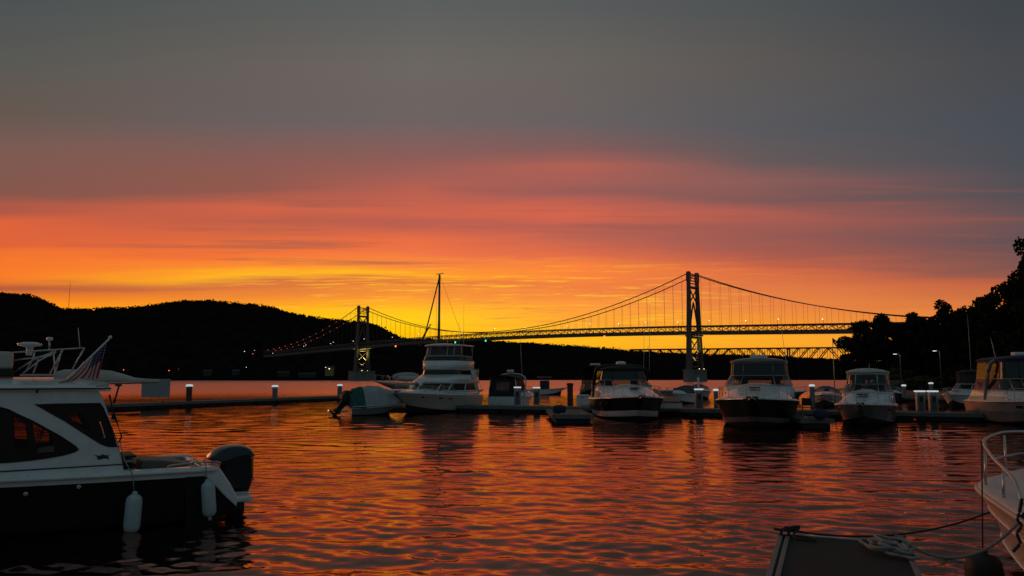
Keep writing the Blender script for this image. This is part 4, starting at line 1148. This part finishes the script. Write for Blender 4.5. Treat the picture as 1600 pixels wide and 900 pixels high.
def pedestal(px, basepy, toppy, label):
    p = PZ(px, basepy, .45); z = P(px, toppy, p.y).z-.45
    t = thing('power_pedestal', p, label, 'power pedestal', group='lit power pedestals on the main dock')
    box('body', (0, 0, z/2), (.30, .26, z-.05), greypile, t, .02)
    box('side_panel', (-.2, 0, z*.48), (.10, .22, z*.92), alu, t, .02); box('side_panel', (.2, 0, z*.48), (.10, .22, z*.92), alu, t, .02)
    box('socket_panel', (0, -.14, z*.62), (.2, .03, .34), rubber, t, .01)
    box('lamp_cap', (0, 0, z-.01), (.56, .34, .085), lamp_w, t, .02)
    l = bpy.data.lights.new('pedestal_light', 'POINT'); l.energy = .25; l.color = (.9, .96, 1); l.shadow_soft_size = .15
    o = bpy.data.objects.new('pedestal_light', l); C.objects.link(o); o.parent = t; o.location = (0, -.25, z-.12)
for px, b_, tp, lab in [(808.5, 633, 605, 'lit pedestal in front of the green-canopied boat'), (838.5, 633, 605.5, 'lit pedestal at the bow of the green-canopied boat, with open water behind it'),
        (1092.5, 638, 608, 'lit pedestal at the foot of the near bridge tower'), (1439, 643.5, 611, 'lit pedestal of the right-hand pair, the one farther from the white cuddy boat'), (1459, 643.5, 611, 'lit pedestal of the right-hand pair, the one next to the white cuddy boat')]:
    pedestal(px, b_, tp, lab)
# dock boxes, gear
def dbox(px, py, w, h, label, m=white):
    p = PZ(px, py, .45); t = thing('dock_box', p+Vector((0, .5, 0)), label, 'dock box', R(3))
    box('body', (0, 0, h*.42), (w, .6, h*.84), m, t, .04); box('lid', (0, 0, h*.9), (w+.06, .66, h*.2), m, t, .05); box('latch', (0, -.33, h*.76), (.12, .04, .12), steel, t)
dbox(911, 634, .85, .8, 'tall white dock box beside the dark red piling')
p = PZ(236, 627, .45); zt = P(241, 592, p.y+.8).z; zb_ = P(241, 621, p.y+.8).z
t = thing('panel_screen', (p.x, p.y+.8, .45), 'pale grey panel standing on the breakwater dock left of the nearest piling', 'panel', R(-6))
w2 = 47/F*p.y/2
box('panel', (0, 0, (zt+zb_)/2-.45), (w2*2, .05, zt-zb_), mat('frosted_panel', (.30, .33, .34), .5, var=.08), t)
for sx in (-.95, -.32, .32, .95): MB().tube([(sx*w2, 0, 0), (sx*w2, 0, zt-.45)], .02, seg=6).build('post', alu, t)

def gear(px, wl, z, label, kind, rz=0):
    p = PZ(px, wl, z)
    if kind == 'bag':
        t = thing('gear_bag', p, label, 'bag', rz)
        MB().lathe([(.03, -.4), (.2, -.34), (.25, 0), (.2, .34), (.03, .4)], (0, 0, .24), axis='x', seg=12).build('body', canvas_navy, t)
        MB().tube(smooth_pts([(-.18, 0, .42), (-.1, 0, .62), (.1, 0, .62), (.18, 0, .42)]), .018, seg=5).build('handle', rubber, t)
    elif kind == 'chair':
        t = thing('deck_chair', p, label, 'chair', rz); f = MB()
        for y in (-.25, .25):
            f.tube([(-.25, y, 0), (.25, y, .45)], .02, seg=5); f.tube([(.25, y, 0), (-.25, y, .45), (-.38, y, .95)], .02, seg=5)
        f.build('frame', alu, t); box('seat', (0, 0, .45), (.5, .5, .03), canvas_black, t); box('backrest', (-.33, 0, .75), (.03, .5, .4), canvas_black, t)
    elif kind == 'bike':
        t = thing('bicycle', p, label, 'bicycle', rz)
        for x in (-.5, .5): MB().tube([(x+.32*math.cos(q), 0, .33+.32*math.sin(q)) for q in [2*math.pi*i/20 for i in range(20)]], .022, seg=5, closed=True).build('wheel', rubber, t)
        f = MB(); f.tube([(-.5, 0, .33), (-.15, 0, .3), (.42, 0, .8), (-.2, 0, .8), (-.15, 0, .3)], .02, seg=5); f.tube([(.5, 0, .33), (.4, 0, .98)], .02, seg=5); f.tube([(-.5, 0, .33), (-.2, 0, .8)], .015, seg=5); f.build('frame', redpile, t)
        MB().tube([(.4, -.28, .98), (.4, .28, .98)], .016, seg=5).build('handlebar', rubber, t); box('saddle', (-.22, 0, .9), (.24, .12, .06), rubber, t, .02)
gear(1262, 650, .45, 'dark folding chair on the cluttered finger dock', 'chair', 1.2)
gear(1283, 655, .45, 'dark duffel bag on the cluttered finger dock', 'bag', .4)
gear(1290, 640, .45, 'bicycle lying in the gear at the head of the cluttered finger dock', 'bike', .3)
gear(874, 646, .45, 'navy duffel bag on the short grey finger dock', 'bag', .2)
# flag on the far dock side, seen against the far truss bridge
p = P(1304, 600, 60); t = thing('flagpole', (p.x, 60, 0), 'thin flagpole with a small dark pennant, rising left of the grey-hulled cruiser', 'flagpole')
zt = P(1304, 528, 60).z
MB().tube([(0, 0, 0), (0, 0, zt)], [.045, .02], seg=6).build('pole', alu, t)
MB().add([(0, 0, zt), (.36, .1, zt-.22), (0, 0, zt-.42)], [(0, 1, 2)]).build('pennant', canvas_black, t, fix=False).modifiers.new('s', 'SOLIDIFY').thickness = .01

# ------------------------------------------------------------------ foreground boat, left
def left_boat():
    S = Vector((-5.03, 13.6, 0)); u = Vector((-.849, -.528, 0)).normalized(); yv = Vector((-u.y, u.x, 0)); rt = S-yv*1.3
    b = thing('pilothouse_boat', rt, 'black-hulled white pilothouse boat with lens-shaped window, cut by the left edge', 'boat', math.atan2(u.y, u.x))
    def LP(px, py, y=1.3):
        r = ray(px, py); o = Vector((0, 0, H)); q = rt+yv*y
        k = (q-o).dot(yv)/r.dot(yv); p = o+r*k-rt; return (p.dot(u), p.z)
    def pts(l, y=1.3): return [LP(px, py, y) for px, py in l]
    def xfy(y): return lambda a_, v, w_: (a_, y+w_, v)
    L = 8.2
    zst = LP(300, 733)[1]; zfr = LP(0, 750)[1]; xf_ = LP(0, 750)[0]
    ws, zs, pt = build_hull(b, L, 2.6, zst+(zfr-zst)/((xf_/L)**2)*1.0 if 0 else 1.25, zst, [blackhull, blackhull, white], [.84], rub=white, tb=.6, wst=1., p=2.2, ch=.3, chw=.3, shp=3., rake=.8, n=34)
    # cockpit side decks and floor
    g = MB()
    for sg in (-1, 1): g.box((L*.28, sg*1.2, zst+.0), (L*.56, .2, .05))
    g.build('side_deck', white, b, .015)
    MB().box((1.7, 0, .35), (3.3, 2.3, .05)).build('cockpit_floor', white, b)
    MB().box((.05, 0, zst-.25), (.12, 2.4, .5)).build('transom', white, b, .03)
    # cabin walls
    yc = 1.17
    outer = pts([(-420, 612), (150, 606), (158, 617), (167, 640), (181, 690), (194, 740), (100, 745), (0, 751), (-420, 768)], yc)
    lens = [(-130, 664), (-60, 643), (0, 636), (14, 640), (30, 648), (52, 658), (72, 669), (92, 680), (108, 690), (119, 698), (123, 702), (117, 706), (100, 711), (78, 715), (50, 719), (20, 722), (-60, 727), (-130, 722)]
    aft = [(54, 632), (90, 631), (130, 630.5), (156, 630), (161, 637), (170, 658), (179, 680), (186, 698), (170, 698), (158, 694), (140, 683), (120, 670), (100, 657), (78, 645)]
    for yy in (yc, -yc):
        MB().plate(outer, [pts(lens, yc), pts(aft, yc)], .06, xfy(yy)).build('cabin_side', white, b, fix=True)
        wf = MB(); k = .018 if yy > 0 else -.018
        wf.plate(pts(lens, yc), [pts([(-60, 660), (-5, 655), (-5, 712), (-60, 716)], yc), pts([(20, 652), (40, 664), (44, 702), (22, 700)], yc), pts([(51, 662), (64, 668), (83, 681), (84, 706), (58, 708)], yc)], .02, xfy(yy-k))
        wf.build('side_window', blackglass, b)
        pn = MB(); pn.plate(pts([(-62, 652), (50, 654), (90, 680), (90, 710), (-62, 718)], yc), t=.004, xfy=None) if 0 else pn.plate(pts([(-62, 650), (42, 657), (70, 668), (88, 682), (88, 710), (-62, 718)], yc), t=.004, xf=xfy(yy-2*k))
        pn.build('window_pane', gl_tint, b)
        wf = MB(); wf.plate(pts(aft, yc), [pts([(110, 647), (128, 646), (144, 674), (128, 668), (112, 657)], yc), pts([(154, 660), (157, 658), (165, 684), (161, 686)], yc)], .02, xfy(yy-k))
        wf.build('side_window', blackglass, b)
        pn = MB(); pn.plate(pts([(106, 644), (132, 643), (168, 690), (160, 690), (106, 660)], yc), t=.004, xf=xfy(yy-2*k)); pn.build('window_pane', gl_tint, b)
    xa = LP(165, 632, yc)[0]; x1 = LP(190, 735, yc)[0]; xfw = LP(-420, 612, yc)[0]
    # front and interior
    zr = LP(60, 604, yc)[1]
    MB().box((xfw, 0, (zst+zr)/2), (.06, 2.34, zr-zst)).build('cabin_front', white, b)
    MB().tube([(LP(70, 664, .3)[0], .3, LP(70, 664, .3)[1]), (LP(57, 706, .3)[0], .3, LP(57, 706, .3)[1])], .012, seg=5).build('wiper_arm', rubber, b)
    rf = MB(); rings = []
    for x in np.linspace(xa-.06, xfw+.1, 12):
        e = .06 if x < xa+.05 else 0
        rings.append([(x, v*(1.26 if abs(v) == 1 else 1.26), zr-.02+(.17*(1-abs(v)**2.2))-e) for v in (-1, -.85, -.6, -.3, 0, .3, .6, .85, 1)]+[(x, 1.22, zr-.08), (x, -1.22, zr-.08)])
    rf.loft(rings).build('roof', white, b)
    MB().tube([(xa-.06, 1.27, zr-.035), (xfw, 1.27, zr-.035)], .012, seg=5).build('gutter', rubber, b)
    q = LP(59, 609, 1.3); MB().tube([(q[0], 1.3, q[1]+.02), (q[0]+.01, 1.3, q[1]-.05)], .02, seg=6).build('roof_latch', rubber, b)
    for hx, hz in (LP(123, 761, 1.3), LP(40, 772, 1.3)): MB().lathe([(.035, 0), (.035, .03), (.02, .032)], (hx, 1.29, hz), axis='y', seg=12).build('through_hull', steel, b)
    sm = MB(); sm.tube([(LP(194, 739.5, yc)[0], yc+.035, LP(194, 739.5, yc)[1]), (LP(-420, 767, yc)[0], yc+.035, LP(-420, 767, yc)[1])], .008, seg=4); sm.build('cabin_seam', rubber, b)
    gk = MB(); gk.tube([(x_, yc+.032, z_) for x_, z_ in pts(lens, yc)], .008, seg=5, closed=True); gk.tube([(x_, yc+.032, z_) for x_, z_ in pts(aft, yc)], .008, seg=5, closed=True); gk.build('window_gasket', rubber, b)
    # stripe and fish emblem on the cabin side
    st = pts([(-420, 751), (0, 735.5), (192, 724.2), (192, 726.0), (0, 737.8), (-420, 753.5)], yc)
    MB().plate(st, t=.006, xf=xfy(yc+.034)).build('stripe', blue_m, b)
    em = pts([(147.5, 710.5), (151, 711), (154, 712.2), (158, 710.6), (161.5, 709.4), (164, 711), (171.5, 711.2), (168.5, 713), (170.5, 717.6), (165, 716), (160, 716.6), (155.5, 718), (151.5, 717.2), (152.5, 714.8)], yc)
    MB().plate(em, t=.006, xf=xfy(yc+.034)).build('emblem', blue_m, b)
    # black hull extension, wings, platform
    for yy in (1.24, -1.24):
        MB().plate(pts([(290, 744), (320, 744), (346, 768), (370, 789), (364, 800), (345, 808), (335, 830), (290, 860)]), t=.1, xf=xfy(yy-.01)).build('hull_extension', blackhull, b)
        MB().plate(pts([(316, 731), (343, 730.5), (351, 742), (361, 757), (371, 777), (370, 792), (352, 776), (322, 744), (316, 740)]), t=.11, xf=xfy(yy)).build('stern_wing', white, b, .02)
    pa, pb = LP(371, 776)[0], LP(401, 781)[0]; zpl = LP(385, 777)[1]
    for sg in (1, -1):
        MB().plate([(pa+.12, sg*.55), (pa+.12, sg*1.28), (pb+.1, sg*1.2), (pb, sg*1.05), (pb, sg*.6)], t=.10, xf=lambda a_, v, w_: (a_, v, zpl-.04+w_)).build('swim_platform', white, b, .03)
    MB().box(((pa+pb)/2+.35, 0, .24), (.45, 1.9, .28)).build('stern_pod', blackhull, b, .05)
    # outboard
    def o_pts(l): return pts(l, 0.)
    cow = o_pts([(348, 767), (343, 745), (343, 724), (322, 717), (330, 708), (340, 701), (354, 696), (370, 694.5), (384, 697), (392, 703), (395, 712), (394.5, 748), (388, 765), (383, 772), (365, 771)])
    eng = bpy.data.objects.new('outboard_motor', None); C.objects.link(eng); eng.parent = b
    pillow(cow, .27, xfy(0), .25).build('cowling', mat('engine_dark_blue', (.008, .010, .013), .25, var=.08, coat=.4), eng)
    hood = [Vector(p_) for p_ in o_pts([(321, 717.5), (324, 712), (329, 707), (335, 702), (343, 698), (352, 695.3), (362, 694), (373, 693.7), (383, 695.5), (391, 699.5), (395.5, 705), (397, 712), (385, 709), (370, 711), (356, 716), (345, 721), (332, 720)])]
    pillow(hood, .285, xfy(0), .22).build('cowling_hood', mat('engine_blue', (.05, .075, .09), .3, var=.06, coat=.4), eng)
    MB().plate(o_pts([(352, 745.5), (393, 746), (393, 747.6), (352, 747)]), t=.50, xf=xfy(0)).build('trim_line', alu, eng)
    MB().plate(o_pts([(354, 768), (381, 772), (378, 850), (360, 850)]), t=.2, xf=xfy(0)).build('midsection', rubber, eng, .04)
    # cockpit furniture
    def lp3(px, py, y): q_ = LP(px, py, y); return (q_[0], y, q_[1])
    q1, q2 = LP(192, 738, .5), LP(212, 709, .5)
    s_ = MB()
    for k in range(4): s_.box(((q1[0]+q2[0])/2, .2, q1[1]+.02+(q2[1]-q1[1])*(k+.3)/4), (abs(q1[0]-q2[0]), .9, (q2[1]-q1[1])/4*.55), m=k % 2)
    s_.build('louvred_seat_back', [canvas_grey, rubber], b, .01)
    MB().plate(pts([(216, 738), (221, 717.5), (250, 718), (288, 722), (297, 728), (300, 736)], .6), t=.9, xf=xfy(.3)).build('cockpit_seat', mat('brown_seat', (.17, .145, .12), .7, var=.15), b, .04)
    r = MB()
    r.tube([lp3(260, 735, 1.15), lp3(263, 728, 1.15), lp3(268, 727, 1.15), lp3(300, 723, 1.1), lp3(340, 721, .9), lp3(345, 724, .9)], .014, seg=6)
    r.tube([lp3(300, 728, .8), lp3(302, 716, .8), lp3(318, 728, .8), lp3(345, 722, .7)], .016, seg=6); r.tube([lp3(318, 718, .6), lp3(321, 730, .6)], .02, seg=6)
    r.tube([lp3(280, 723, .5), lp3(298, 719, .5), lp3(315, 727, .6)], .014, seg=6)
    r.build('stern_rail', steel, b)
    r = MB(); r.box(lp3(305, 729, 1.15), (.2, .04, .03)); r.box(lp3(305, 730.5, 1.15), (.06, .04, .05)); r.build('cleat', steel, b)
    # roof gear
    q1, q2 = LP(22, 550, .2), LP(-16, 578, .2)
    MB().box(((q1[0]+q2[0])/2, .2, (q1[1]+q2[1])/2), (abs(q2[0]-q1[0]), .5, q1[1]-q2[1])).build('roof_box', cream, b, .07, segs=3)
    MB().box(((q1[0]+q2[0])/2, .2, q2[1]-.04), (abs(q2[0]-q1[0])+.02, .54, .1)).build('roof_box_base', rubber, b)
    def rod(l, y, r_=.016): return [lp3(px, py, yy) for (px, py), yy in zip(l, y if isinstance(y, (list, tuple)) else [y]*len(l))]
    rk = MB()
    for l, y in [([(16, 551), (60, 548), (132, 543.5)], .8), ([(22, 563), (60, 558), (86, 552)], .3), ([(132, 543.5), (112, 579)], .8), ([(20, 582), (56, 560), (84, 550)], .2), ([(36, 583), (62, 563), (82, 553)], .5),
                 ([(54, 550), (52, 560), (40, 580)], .5), ([(98, 547), (78, 584)], .5), ([(96, 549), (86, 583)], .2), ([(84, 552), (86, 583)], -.3), ([(60, 561), (52, 583)], 0)]:
        MB().tube(rod(l, y), .0145, seg=6).build('rack_tube', steel, b)
    rk.tube(smooth_pts(rod([(60, 558), (72, 556), (84, 553), (86, 549), (78, 547)], .4), 5), .02, seg=6)
    rk.build('rack_hoop', steel, b)
    q_ = lp3(46.5, 540, .3)
    MB().lathe([(.03, -.10), (.06, -.02), (.17, .0), (.18, .03), (.1, .055), (.01, .06)], q_, seg=20).build('antenna_disc', white, b)
    MB().tube([(q_[0], q_[1], q_[2]-.02), (q_[0], q_[1], q_[2]-.16)], .045, seg=8).build('antenna_disc_mount', white, b)
    MB().tube([lp3(77, 548, .3), lp3(77.5, 532, .3)], .018, seg=6).build('anchor_light_pole', steel, b)
    MB().lathe([(.03, -.03), (.05, -.02), (.045, .02), (.02, .03)], lp3(77.5, 529.5, .3), seg=10).build('anchor_light', white, b)
    MB().tube([lp3(125, 545, .5), lp3(122, 512, .5)], [.008, .005], seg=5).build('antenna', white, b)
    MB().box(lp3(60, 586, .9), (.5, .3, .03)).build('roof_hatch', cream, b, .01)
    # rolled canopy boot
    cb = [(84, 588, 6), (100, 586, 8.5), (125, 588, 10.5), (150, 589, 11.5), (172, 590, 10.8), (192, 592.5, 8), (210, 595, 5), (230, 595.5, 3.8), (246, 595.6, 3.2), (250, 595.5, 1)]
    cp = [lp3(px, py, .4) for px, py, _ in cb]
    MB().tube(cp, [k*.0112 for _, _, k in cb], seg=14).build('rolled_canopy', canvas_tan, b)
    MB().tube([lp3(151, 603, 1.1), lp3(175, 598, .8), lp3(246, 597, .5)], .014, seg=6).build('canopy_pole', steel, b)
    # struts and cords behind the cabin
    r = MB()
    r.tube([lp3(186, 603, 1.), lp3(178, 630, 1.1)], .016, seg=6); r.tube([lp3(171, 617, 1.1), lp3(176, 640, 1.15), lp3(182, 658, 1.2), lp3(190, 682, 1.2), lp3(186, 691, 1.2)], .015, seg=6)
    r.box(lp3(177, 651, 1.15), (.05, .05, .09)); r.box(lp3(185, 602, 1.), (.1, .04, .03))
    r.build('boarding_strut', rubber, b)
    # fenders hang from the boat: things of their own
    def wpt(px, py, y): q = lp3(px, py, y); return rt+u*q[0]+yv*q[1]+Vector((0, 0, q[2]))
    def fender(cpx, t_, bt, ln, label, rr):
        top, bot = wpt(cpx[0], t_, 1.3+rr+.02), wpt(cpx[1], bt, 1.3+rr+.02)
        h = top.z-bot.z
        f = thing('boat_fender', bot, label, 'fender', group='fenders on the pilothouse boat')
        k = top-bot
        o_ = MB().lathe([(.025, 0), (.03, .05*h), (.03, .09*h), (rr*.6, .1*h), (rr*.92, .16*h), (rr, .24*h), (rr, .76*h), (rr*.9, .86*h), (rr*.55, .92*h), (.04, .93*h), (.045, .97*h), (.02, h)], seg=18).build('body', fender_m, f)
        f.rotation_euler.y = math.atan2(k.x, k.z)*1.
        mb = MB(); m3 = Matrix.Rotation(-f.rotation_euler.y, 3, 'Y')
        mb.tube([m3 @ (wpt(a_, c_, y_)-bot) for a_, c_, y_ in ln], .009, seg=6)
        mb.build('line', rope_w, f)
    fender((212, 204), 767, 839, [(187, 690, 1.22), (195, 720, 1.3), (207.5, 742, 1.42), (209, 766, 1.42)], 'hanging pale fender nearer the cabin, the longer of the pair', .125)
    fender((322.5, 328), 748, 813, [(320, 718, 1.2), (322, 731, 1.36), (322.5, 749, 1.42)], 'hanging pale fender under the stern corner, next to the outboard', .112)
    # ensign
    fl = thing('flag', wpt(100, 598, .9), 'striped flag with stars drooping from a slanted staff on the pilothouse boat roof', 'flag', math.atan2(u.y, u.x))
    base = Vector(lp3(100, 598, .9))
    def f3(px, py, y): return Vector(lp3(px, py, y))-base
    MB().tube([f3(100, 598, .9), f3(172, 528, .9)], .014, seg=8).build('flag_staff', white, fl)
    MB().lathe([(.01, -.03), (.028, 0), (.01, .03)], f3(172.5, 527, .9), seg=10).build('finial', white, fl)
    A_, B_ = f3(167, 535, .9), f3(128, 572, .9); A2, B2 = f3(157, 589, .7), f3(90, 598, 1.)
    nu, nv = 26, 30; mb = MB(); grid = []
    for i in range(nu+1):
        a_ = i/nu; row = []
        for j in range(nv+1):
            v = j/nv; p0 = A_.lerp(B_, a_); p1 = A2.lerp(B2, a_)
            p = p0.lerp(p1, v); k = v*(1-.3*v)
            p += Vector((.05*math.sin(7*a_+2*v)*k, .10*math.sin(10*a_+3*v+.5)*k, -.05*math.sin(math.pi*v)+.035*math.sin(9*a_+4*v)*k))
            row.append(p)
        grid.append(row)
    def mf(i, j):
        if i/nu < 7/13 and j/nv < .42: return 2
        return 0 if int(i/nu*13) % 2 == 0 else 1
    mb.loft(grid, ringclosed=False, caps=False, mfun=mf)
    cl = mb.build('flag_cloth', [red_m, flagwhite, flagblue], fl, fix=False)
    sb = MB()
    for i in range(5):
        for j in range(6):
            a_, v = (i+.5)/5*7/13, (j+.5)/6*.4; gi, gj = min(nu-1, int(a_*nu)), min(nv-1, int(v*nv)); c_ = grid[gi][gj]
            e1 = (grid[gi+1][gj]-c_).normalized(); e2 = (grid[gi][gj+1]-c_).normalized(); nn = e1.cross(e2).normalized()
            for side in (.006, -.006):
                vs = []
                for k in range(10):
                    rr = .016 if k % 2 == 0 else .007; q = math.pi*k/5
                    vs.append(c_+nn*side+e1*rr*math.cos(q)+e2*rr*math.sin(q))
                sb.add(vs, [list(range(10))])
    sb.build('stars', flagwhite, cl, fix=False)
left_boat()

# ------------------------------------------------------------------ foreground boat, right
def right_boat():
    u = Vector((.33, .944, 0)).normalized(); yv = Vector((-u.y, u.x, 0)); rt = Vector((5.80, 5.95, 0))
    b = thing('bowrider', rt, 'white motorboat bow with bent tube railing, close at the lower right edge', 'boat', math.atan2(u.y, u.x))
    L = 6.3; white_shaded = mat('gelcoat_white_shaded', (.40, .38, .36), .3, var=.12, scale=2, coat=.3)  # white gelcoat with the hull's shade put into a darker colour
    ws, zs, pt = build_hull(b, L, 2.3, .98, .85, [antifoul, white_shaded, white_shaded, white_shaded], [.4, .8], rub=white_shaded, tb=.7, wst=.98, p=3.2, wend=.45, rake=.55, ch=.42, chw=.16)
    deck(b, L, ws, zs, .45, .6, .10, mat('gelcoat_deck', (.55, .54, .52), .4, var=.1), full=.8)
    MB().tube([(x, y+.012, z) for x, y, z in [pt(i/30, .62) for i in range(31)]], .022, seg=6).build('strake', white, b)
    MB().tube([(x, y+.012, z) for x, y, z in [pt(i/30, .08) for i in range(31)]], .025, seg=6).build('strake', white, b)
    MB().tube([(x, y+.005, z) for x, y, z in [pt(i/30, .78) for i in range(31)]], .014, seg=6).build('strake', alu, b)
    w = ws(.92)*.82; zt = .98+.62
    r = MB()
    side = [(L*.50, ws(.5)*.9, zs(.5)+.08), (L*.55, ws(.55)*.9, zs(.55)+.32), (L*.7, ws(.7)*.9, zs(.7)+.46), (L*.85, ws(.85)*.92, zs(.85)+.58), (L*.95, ws(.93)*.95, zt), (L*1.0, w*.6, zt+.01), (L*1.02, 0, zt+.01)]
    path = smooth_pts(side+[(x, -y, z) for x, y, z in reversed(side[:-1])], 6)
    r.tube(path, .021, seg=8)
    for x, y in ((.93, .9), (.985, .45), (.78, .93), (.62, .93)):
        for sg in (-1, 1): r.tube([(L*x-.06, sg*ws(x)*y, zs(x)+.05), (L*x, sg*ws(x)*y*.97, min(zt, zs(x)+.62 if x > .9 else zs(x)+.5 if x > .7 else zs(x)+.38))], .017, seg=8)
    r.tube([(L*.9, ws(.9)*.93, zs(.9)+.3), (L*.99, w*.5, 1.3), (L*1.0, 0, 1.3)], .013, seg=6)
    r.build('bow_rail', steel, b)
    p0, p1 = plan(.5, 3.2, .95, .9), plan(.5, 2.8, .88, .8)
    wall('windshield', p0, p1, .9, 1.35, gl, b); frames('windshield_frame', [(p0, .9), (p1, 1.35)], (1, 6, 12), .02, alu, b, along=(0, 1))
    MB().box((1.6, 0, .35), (3, 1.9, .05)).build('cockpit_floor', white, b)
    c = MB(); c.box((L*.93, 0, 1.16), (.22, .05, .03)); c.box((L*.93, 0, 1.12), (.08, .05, .08)); c.build('cleat', steel, b)
    return rt, u, yv
rt, u_, yv_ = right_boat()
def RB(x, y, z): return rt+u_*x+yv_*y+Vector((0, 0, z))

# foreground finger dock
A = PZ(1219, 836, .45); Bq = PZ(1414, 851, .45); A2 = PZ(1200, 900, .45)
ud = (A2-A); ud.z = 0; ud.normalize(); wd = (Bq-A).length
t = thing('finger_dock', A, 'dark finger dock with pale edge strips beside the near railed white boat', 'dock', math.atan2((Bq-A).y, (Bq-A).x), 'floating docks of the marina')
ang = math.atan2((Bq-A).y, (Bq-A).x)
ul = Vector((math.cos(-ang)*ud.x-math.sin(-ang)*ud.y, math.sin(-ang)*ud.x+math.cos(-ang)*ud.y, 0)); LN = 6.
def dq(a, b, z): return Vector((a*wd, 0, z-.45))+ul*b
rub_top = mat('dock_rubber_top', (.020, .021, .020), .9, var=.25, scale=3, bump=.4, bscale=60)
MB().add([dq(0, 0, .45), dq(1, 0, .45), dq(1, LN, .45), dq(0, LN, .45), dq(0, 0, .39), dq(1, 0, .39), dq(1, LN, .39), dq(0, LN, .39)],
         [(0, 1, 2, 3), (7, 6, 5, 4), (0, 4, 5, 1), (1, 5, 6, 2), (2, 6, 7, 3), (3, 7, 4, 0)]).build('deck', rub_top, t)
def strip(a0, a1, b0, b1, z0, z1, m, nm):
    MB().add([dq(a0, b0, z0), dq(a1, b0, z0), dq(a1, b1, z0), dq(a0, b1, z0), dq(a0, b0, z1), dq(a1, b0, z1), dq(a1, b1, z1), dq(a0, b1, z1)],
             [(3, 2, 1, 0), (4, 5, 6, 7), (0, 1, 5, 4), (1, 2, 6, 5), (2, 3, 7, 6), (3, 0, 4, 7)]).build(nm, m, t, .008)
edge_m = mat('dock_edge_strip', (.21, .185, .165), .6, var=.2, scale=6)
strip(-.012, .028, 0, LN, .44, .475, edge_m, 'edge_strip'); strip(.047, .085, -.0, LN, .452, .468, edge_m, 'edge_strip'); strip(.972, 1.012, 0, LN, .44, .475, edge_m, 'edge_strip')
strip(-.012, 1.012, -.05, -.002, .36, .47, alu, 'end_strip')
strip(-.01, 1.01, .02, LN, .2, .388, fascia, 'fascia'); strip(.03, .97, .1, LN, -.2, .198, float_m, 'float')
def fcleat(a, b, rz):
    c = bpy.data.objects.new('cleat', None); C.objects.link(c); c.parent = t; p = dq(a, b, .47); c.location = p; c.rotation_euler.z = rz
    m_ = MB(); m_.tube(smooth_pts([(-.13, 0, .075), (-.06, 0, .065), (.06, 0, .065), (.13, 0, .075)], 3), .016, seg=8)
    for x in (-.045, .045): m_.tube([(x, 0, 0), (x, 0, .065)], .016, seg=8)
    m_.build('horn', rubber, c); MB().box((0, 0, .004), (.16, .07, .012)).build('base_plate', rubber, c)
fcleat(.045, .1, .3); fcleat(.965, .12, 1.2)
def wq(a, b, z):
    p = dq(a, b, z); ca, sa = math.cos(ang), math.sin(ang); return Vector((p.x*ca-p.y*sa, p.x*sa+p.y*ca, p.z))+A
# ropes
def rope(name, pts, r, m, label, cat='rope', coil=None):
    mb = MB(); mb.tube(pts, r, seg=8)
    if coil: mb.tube(coil, r, seg=8)
    return tag(mb.build(name, m), label, cat)
c1 = wq(.045, .1, .54); bowp = RB(6.1, .62, .52)
wrap1 = smooth_pts([c1+Vector((.10*math.cos(k*2.1)+.01*k, .035*math.sin(k*2.1), -.02+.006*k)) for k in range(10)]+[wq(.12, .12, .49), wq(.2, .16, .48), wq(.3, .22, .475), wq(.26, .30, .475), wq(.16, .28, .475), wq(.12, .2, .48)], 5)
rope('mooring_rope', sag(c1, bowp, .22, 24), .014, rope_d, 'dark rope sagging from the dock corner cleat to the railed boat bow', coil=wrap1)
c2 = wq(.965, .12, .54); ofp = RB(2.6, 1.2, .86)
coil = []
for k in range(70):
    a_ = k*.42; rr_ = .13+.035*math.sin(k*1.7)+.03*math.cos(k*.61)
    coil.append(wq(.89, .62, .485+.0012*k)+Vector((rr_*1.15*math.cos(a_)-.04+.06*math.sin(k*.23), rr_*math.sin(a_)*2.3+.07*math.cos(k*.31), .012*math.sin(k*.9)**2)))
coil = [c2+Vector((.03, 0, .0)), c2+Vector((-.06, .02, .03)), c2+Vector((.06, -.02, -.02)), c2+Vector((-.03, -.08, -.05)), c2+Vector((.0, -.18, -.06))]+coil
rope('mooring_rope', sag(c2, ofp, .30, 24), .017, rope_w, 'pale rope running from the loose coil on the dock to the railed boat', coil=smooth_pts(coil, 3))
# black fender beside the dock with its line
pf = PZ(1537, 905, .0); ftop = PZ(1536, 868, .33)
fx = thing('boat_fender', (ftop.x, ftop.y, -.35), 'fat black fender hanging upright in the water between finger dock and railed boat', 'fender')
MB().lathe([(.05, 0), (.16, .05), (.205, .15), (.205, .52), (.19, .62), (.14, .68), (.05, .70), (.05, .74), (.02, .75)], seg=20).build('body', rubber, fx)
top_r = P(1534, 690, ftop.y+.15)
MB().tube([(0, 0, .74), tuple(top_r-Vector((ftop.x, ftop.y, -.35)))], .008, seg=6).build('line', rope_d, fx)
# knotted line hanging at the right edge
k0 = P(1597, 783, 8.6); kp = [k0+Vector((.0, 0, .03)), P(1593, 800, 8.6), P(1590, 812, 8.6), P(1596, 822, 8.6), P(1589, 834, 8.6), P(1594, 848, 8.6), P(1583, 862, 8.6)]
rope('hanging_line', smooth_pts(kp, 5), .017, rope_d, 'short dark knotted line hanging down the railed boat side at the right edge')
